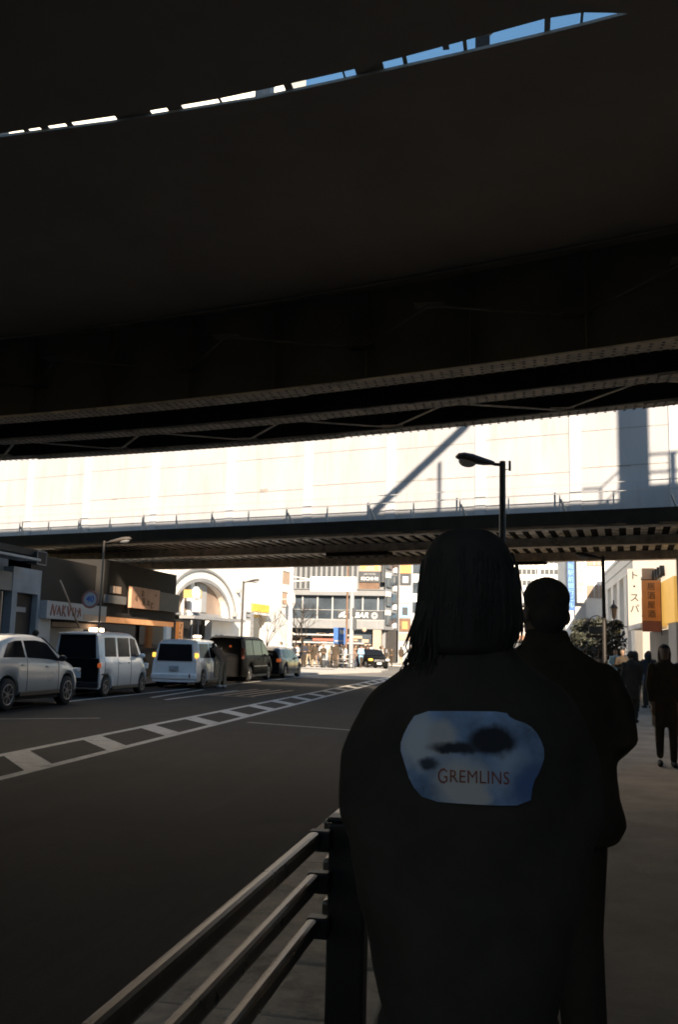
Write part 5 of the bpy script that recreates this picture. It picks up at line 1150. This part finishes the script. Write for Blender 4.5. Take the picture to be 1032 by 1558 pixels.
# left pavement and road
person(2, (-13.35, 23.6, .1), 60, 1.7, ('cloth_black', 'cloth_black'), 'dark figure standing between the SUV and the kei wagon')
person(0, (-13.2, 28.6, .1), 200, 1.65, ('cloth_black', 'cloth_navy'), 'dark figure on the pavement beyond the kei wagon')
t = thing('person', 'person in brown and khaki bending into the white taxi side', 'person', (-10.66, 32.0, 0), rad(62))
b = MB()
for s in (-1, 1):
    limb(b, [(s * .1, -.05, .9), (s * .11, 0, .5), (s * .11, -.03 * s, .1)], [.1, .075, .055]); limb(b, [(s * .11, -.06, .045), (s * .11, .06, .045), (s * .12, .16, .035)], [.045, .048, .035])
    limb(b, [(s * .17, .42, 1.32), (s * .2, .5, 1.12), (s * .12, .72, 1.1)], [.06, .05, .04]); hand(b, (s * .12, .74, 1.1), (0, 1, -.1), (0, 0, -1), s)
rr = []
for q, rx, ry in ((0, .12, .1), (.05, .165, .12), (.3, .16, .13), (.6, .185, .14), (.85, .17, .12), (.98, .09, .08)):
    y_, z_ = -.06 + .5 * q ** 1.2, .86 + .56 * q; n_ = Vector((0, -.65, .75)); rr.append([(rx * math.cos(a), y_ + ry * math.sin(a) * .75, z_ - ry * math.sin(a) * .55) for a in [2 * math.pi * k / 16 for k in range(16)]])
b.loft(rr); limb(b, [(0, .42, 1.36), (0, .5, 1.42)], [.06, .055]); head(b, (0, .57, 1.46), 1.0)
me = resmooth(b.mesh('body', M['skin']), .016, 4, name='body'); me.materials.clear()
for k in ('cloth_brown', 'cloth_khaki', 'hair', 'skin', 'cloth_white'): me.materials.append(M[k])
for p in me.polygons:
    c = p.center; d = (c - Vector((0, .55, 1.48))).length
    p.material_index = 4 if c.z < .09 else 1 if c.z < .9 else (2 if c.y < .58 or c.z > 1.53 else 3) if d < .15 else 3 if c.y > .68 else 0
link('body', me, t)
# crowd in the sunlit square
rc = random.Random(5); cg = 'pedestrians in the sunlit square'
desc = {'cloth_black': 'black', 'cloth_navy': 'navy', 'cloth_white': 'white', 'cloth_grey': 'grey', 'cloth_brown': 'brown', 'cloth_red': 'dull red', 'cloth_khaki': 'khaki', 'skyblue': 'pale blue'}
spots = [(-16.2, 62.5, 'cloth_white'), (-16.9, 63.4, 'cloth_white'), (-15.9, 64.2, 'cloth_white'), (-17.4, 64.8, 'cloth_white'), (-15.2, 63.4, 'cloth_navy'), (-14.9, 65.5, 'cloth_black'), (-17.9, 67.0, 'cloth_khaki'), (-16.3, 69.5, 'cloth_black'), (-15.0, 70.5, 'cloth_grey'),
    (-13.7, 69.5, 'cloth_navy'), (-13.2, 71.0, 'cloth_black'), (-12.6, 69.2, 'cloth_brown'), (-12.1, 71.8, 'cloth_black'), (-12.0, 68.2, 'skyblue'), (-13.0, 74, 'cloth_white'), (-12.4, 75.5, 'cloth_black'), (-14.0, 76, 'cloth_black'), (-13.5, 79, 'cloth_navy'), (-12.4, 80, 'cloth_grey'), (-11.9, 77, 'cloth_white'), (-11.5, 81, 'cloth_black'), (-12.7, 86, 'cloth_black'), (-13.4, 88, 'cloth_brown'), (-11.4, 86.5, 'cloth_black'), (-10.6, 87, 'cloth_navy'), (-10.0, 85, 'cloth_black'), (-9.3, 88, 'cloth_grey'), (-18.8, 88, 'cloth_red'), (-17.5, 90, 'cloth_black'), (-16.3, 87, 'cloth_grey'), (-15.2, 89, 'cloth_black'), (-14.3, 86, 'cloth_khaki'), (-8.4, 86.5, 'cloth_black'), (-7.4, 88, 'cloth_white')]
zones = [((-99, 66), 'beside the tall white building'), ((66, 72.9), 'around the grey steel pole'), ((72.9, 83), 'behind the black taxi'), ((83, 99), 'before the corner building')]
for _ in range(22):
    y = rc.uniform(68, 84); spots.append((-y * rc.uniform(.165, .222), y, rc.choice(['cloth_black', 'cloth_black', 'cloth_navy', 'cloth_grey', 'cloth_white', 'cloth_brown'])))
for _ in range(26):
    y = rc.uniform(62.5, 80); spots.append((-.2 * y - rc.uniform(-.6, 4.2) * (1 if y < 70 else .7), y, rc.choice(['cloth_black', 'cloth_black', 'cloth_navy', 'cloth_grey', 'cloth_white', 'cloth_brown', 'cloth_khaki'])))
used = {}
for k, (x, y, c) in enumerate(spots):
    zn = [d for (a, b_), d in zones if a <= y < b_][0]; bot = rc.choice(['cloth_black', 'denim', 'cloth_khaki', 'cloth_black']); i = rc.randrange(6); away = rc.random() < .5; rz = (0 if away else 180) + rc.uniform(-50, 50)
    key = (c, zn, away); n = used.get(key, 0); used[key] = n + 1
    lab = '%s top pedestrian %s %s' % (desc[c], 'seen from behind' if away else 'facing the street', zn)
    person(i, (x, y, .1 if not (66 <= y < 84 and x > -12.2) else 0), rz, rc.uniform(1.56, 1.78), (c, bot), lab, cg)
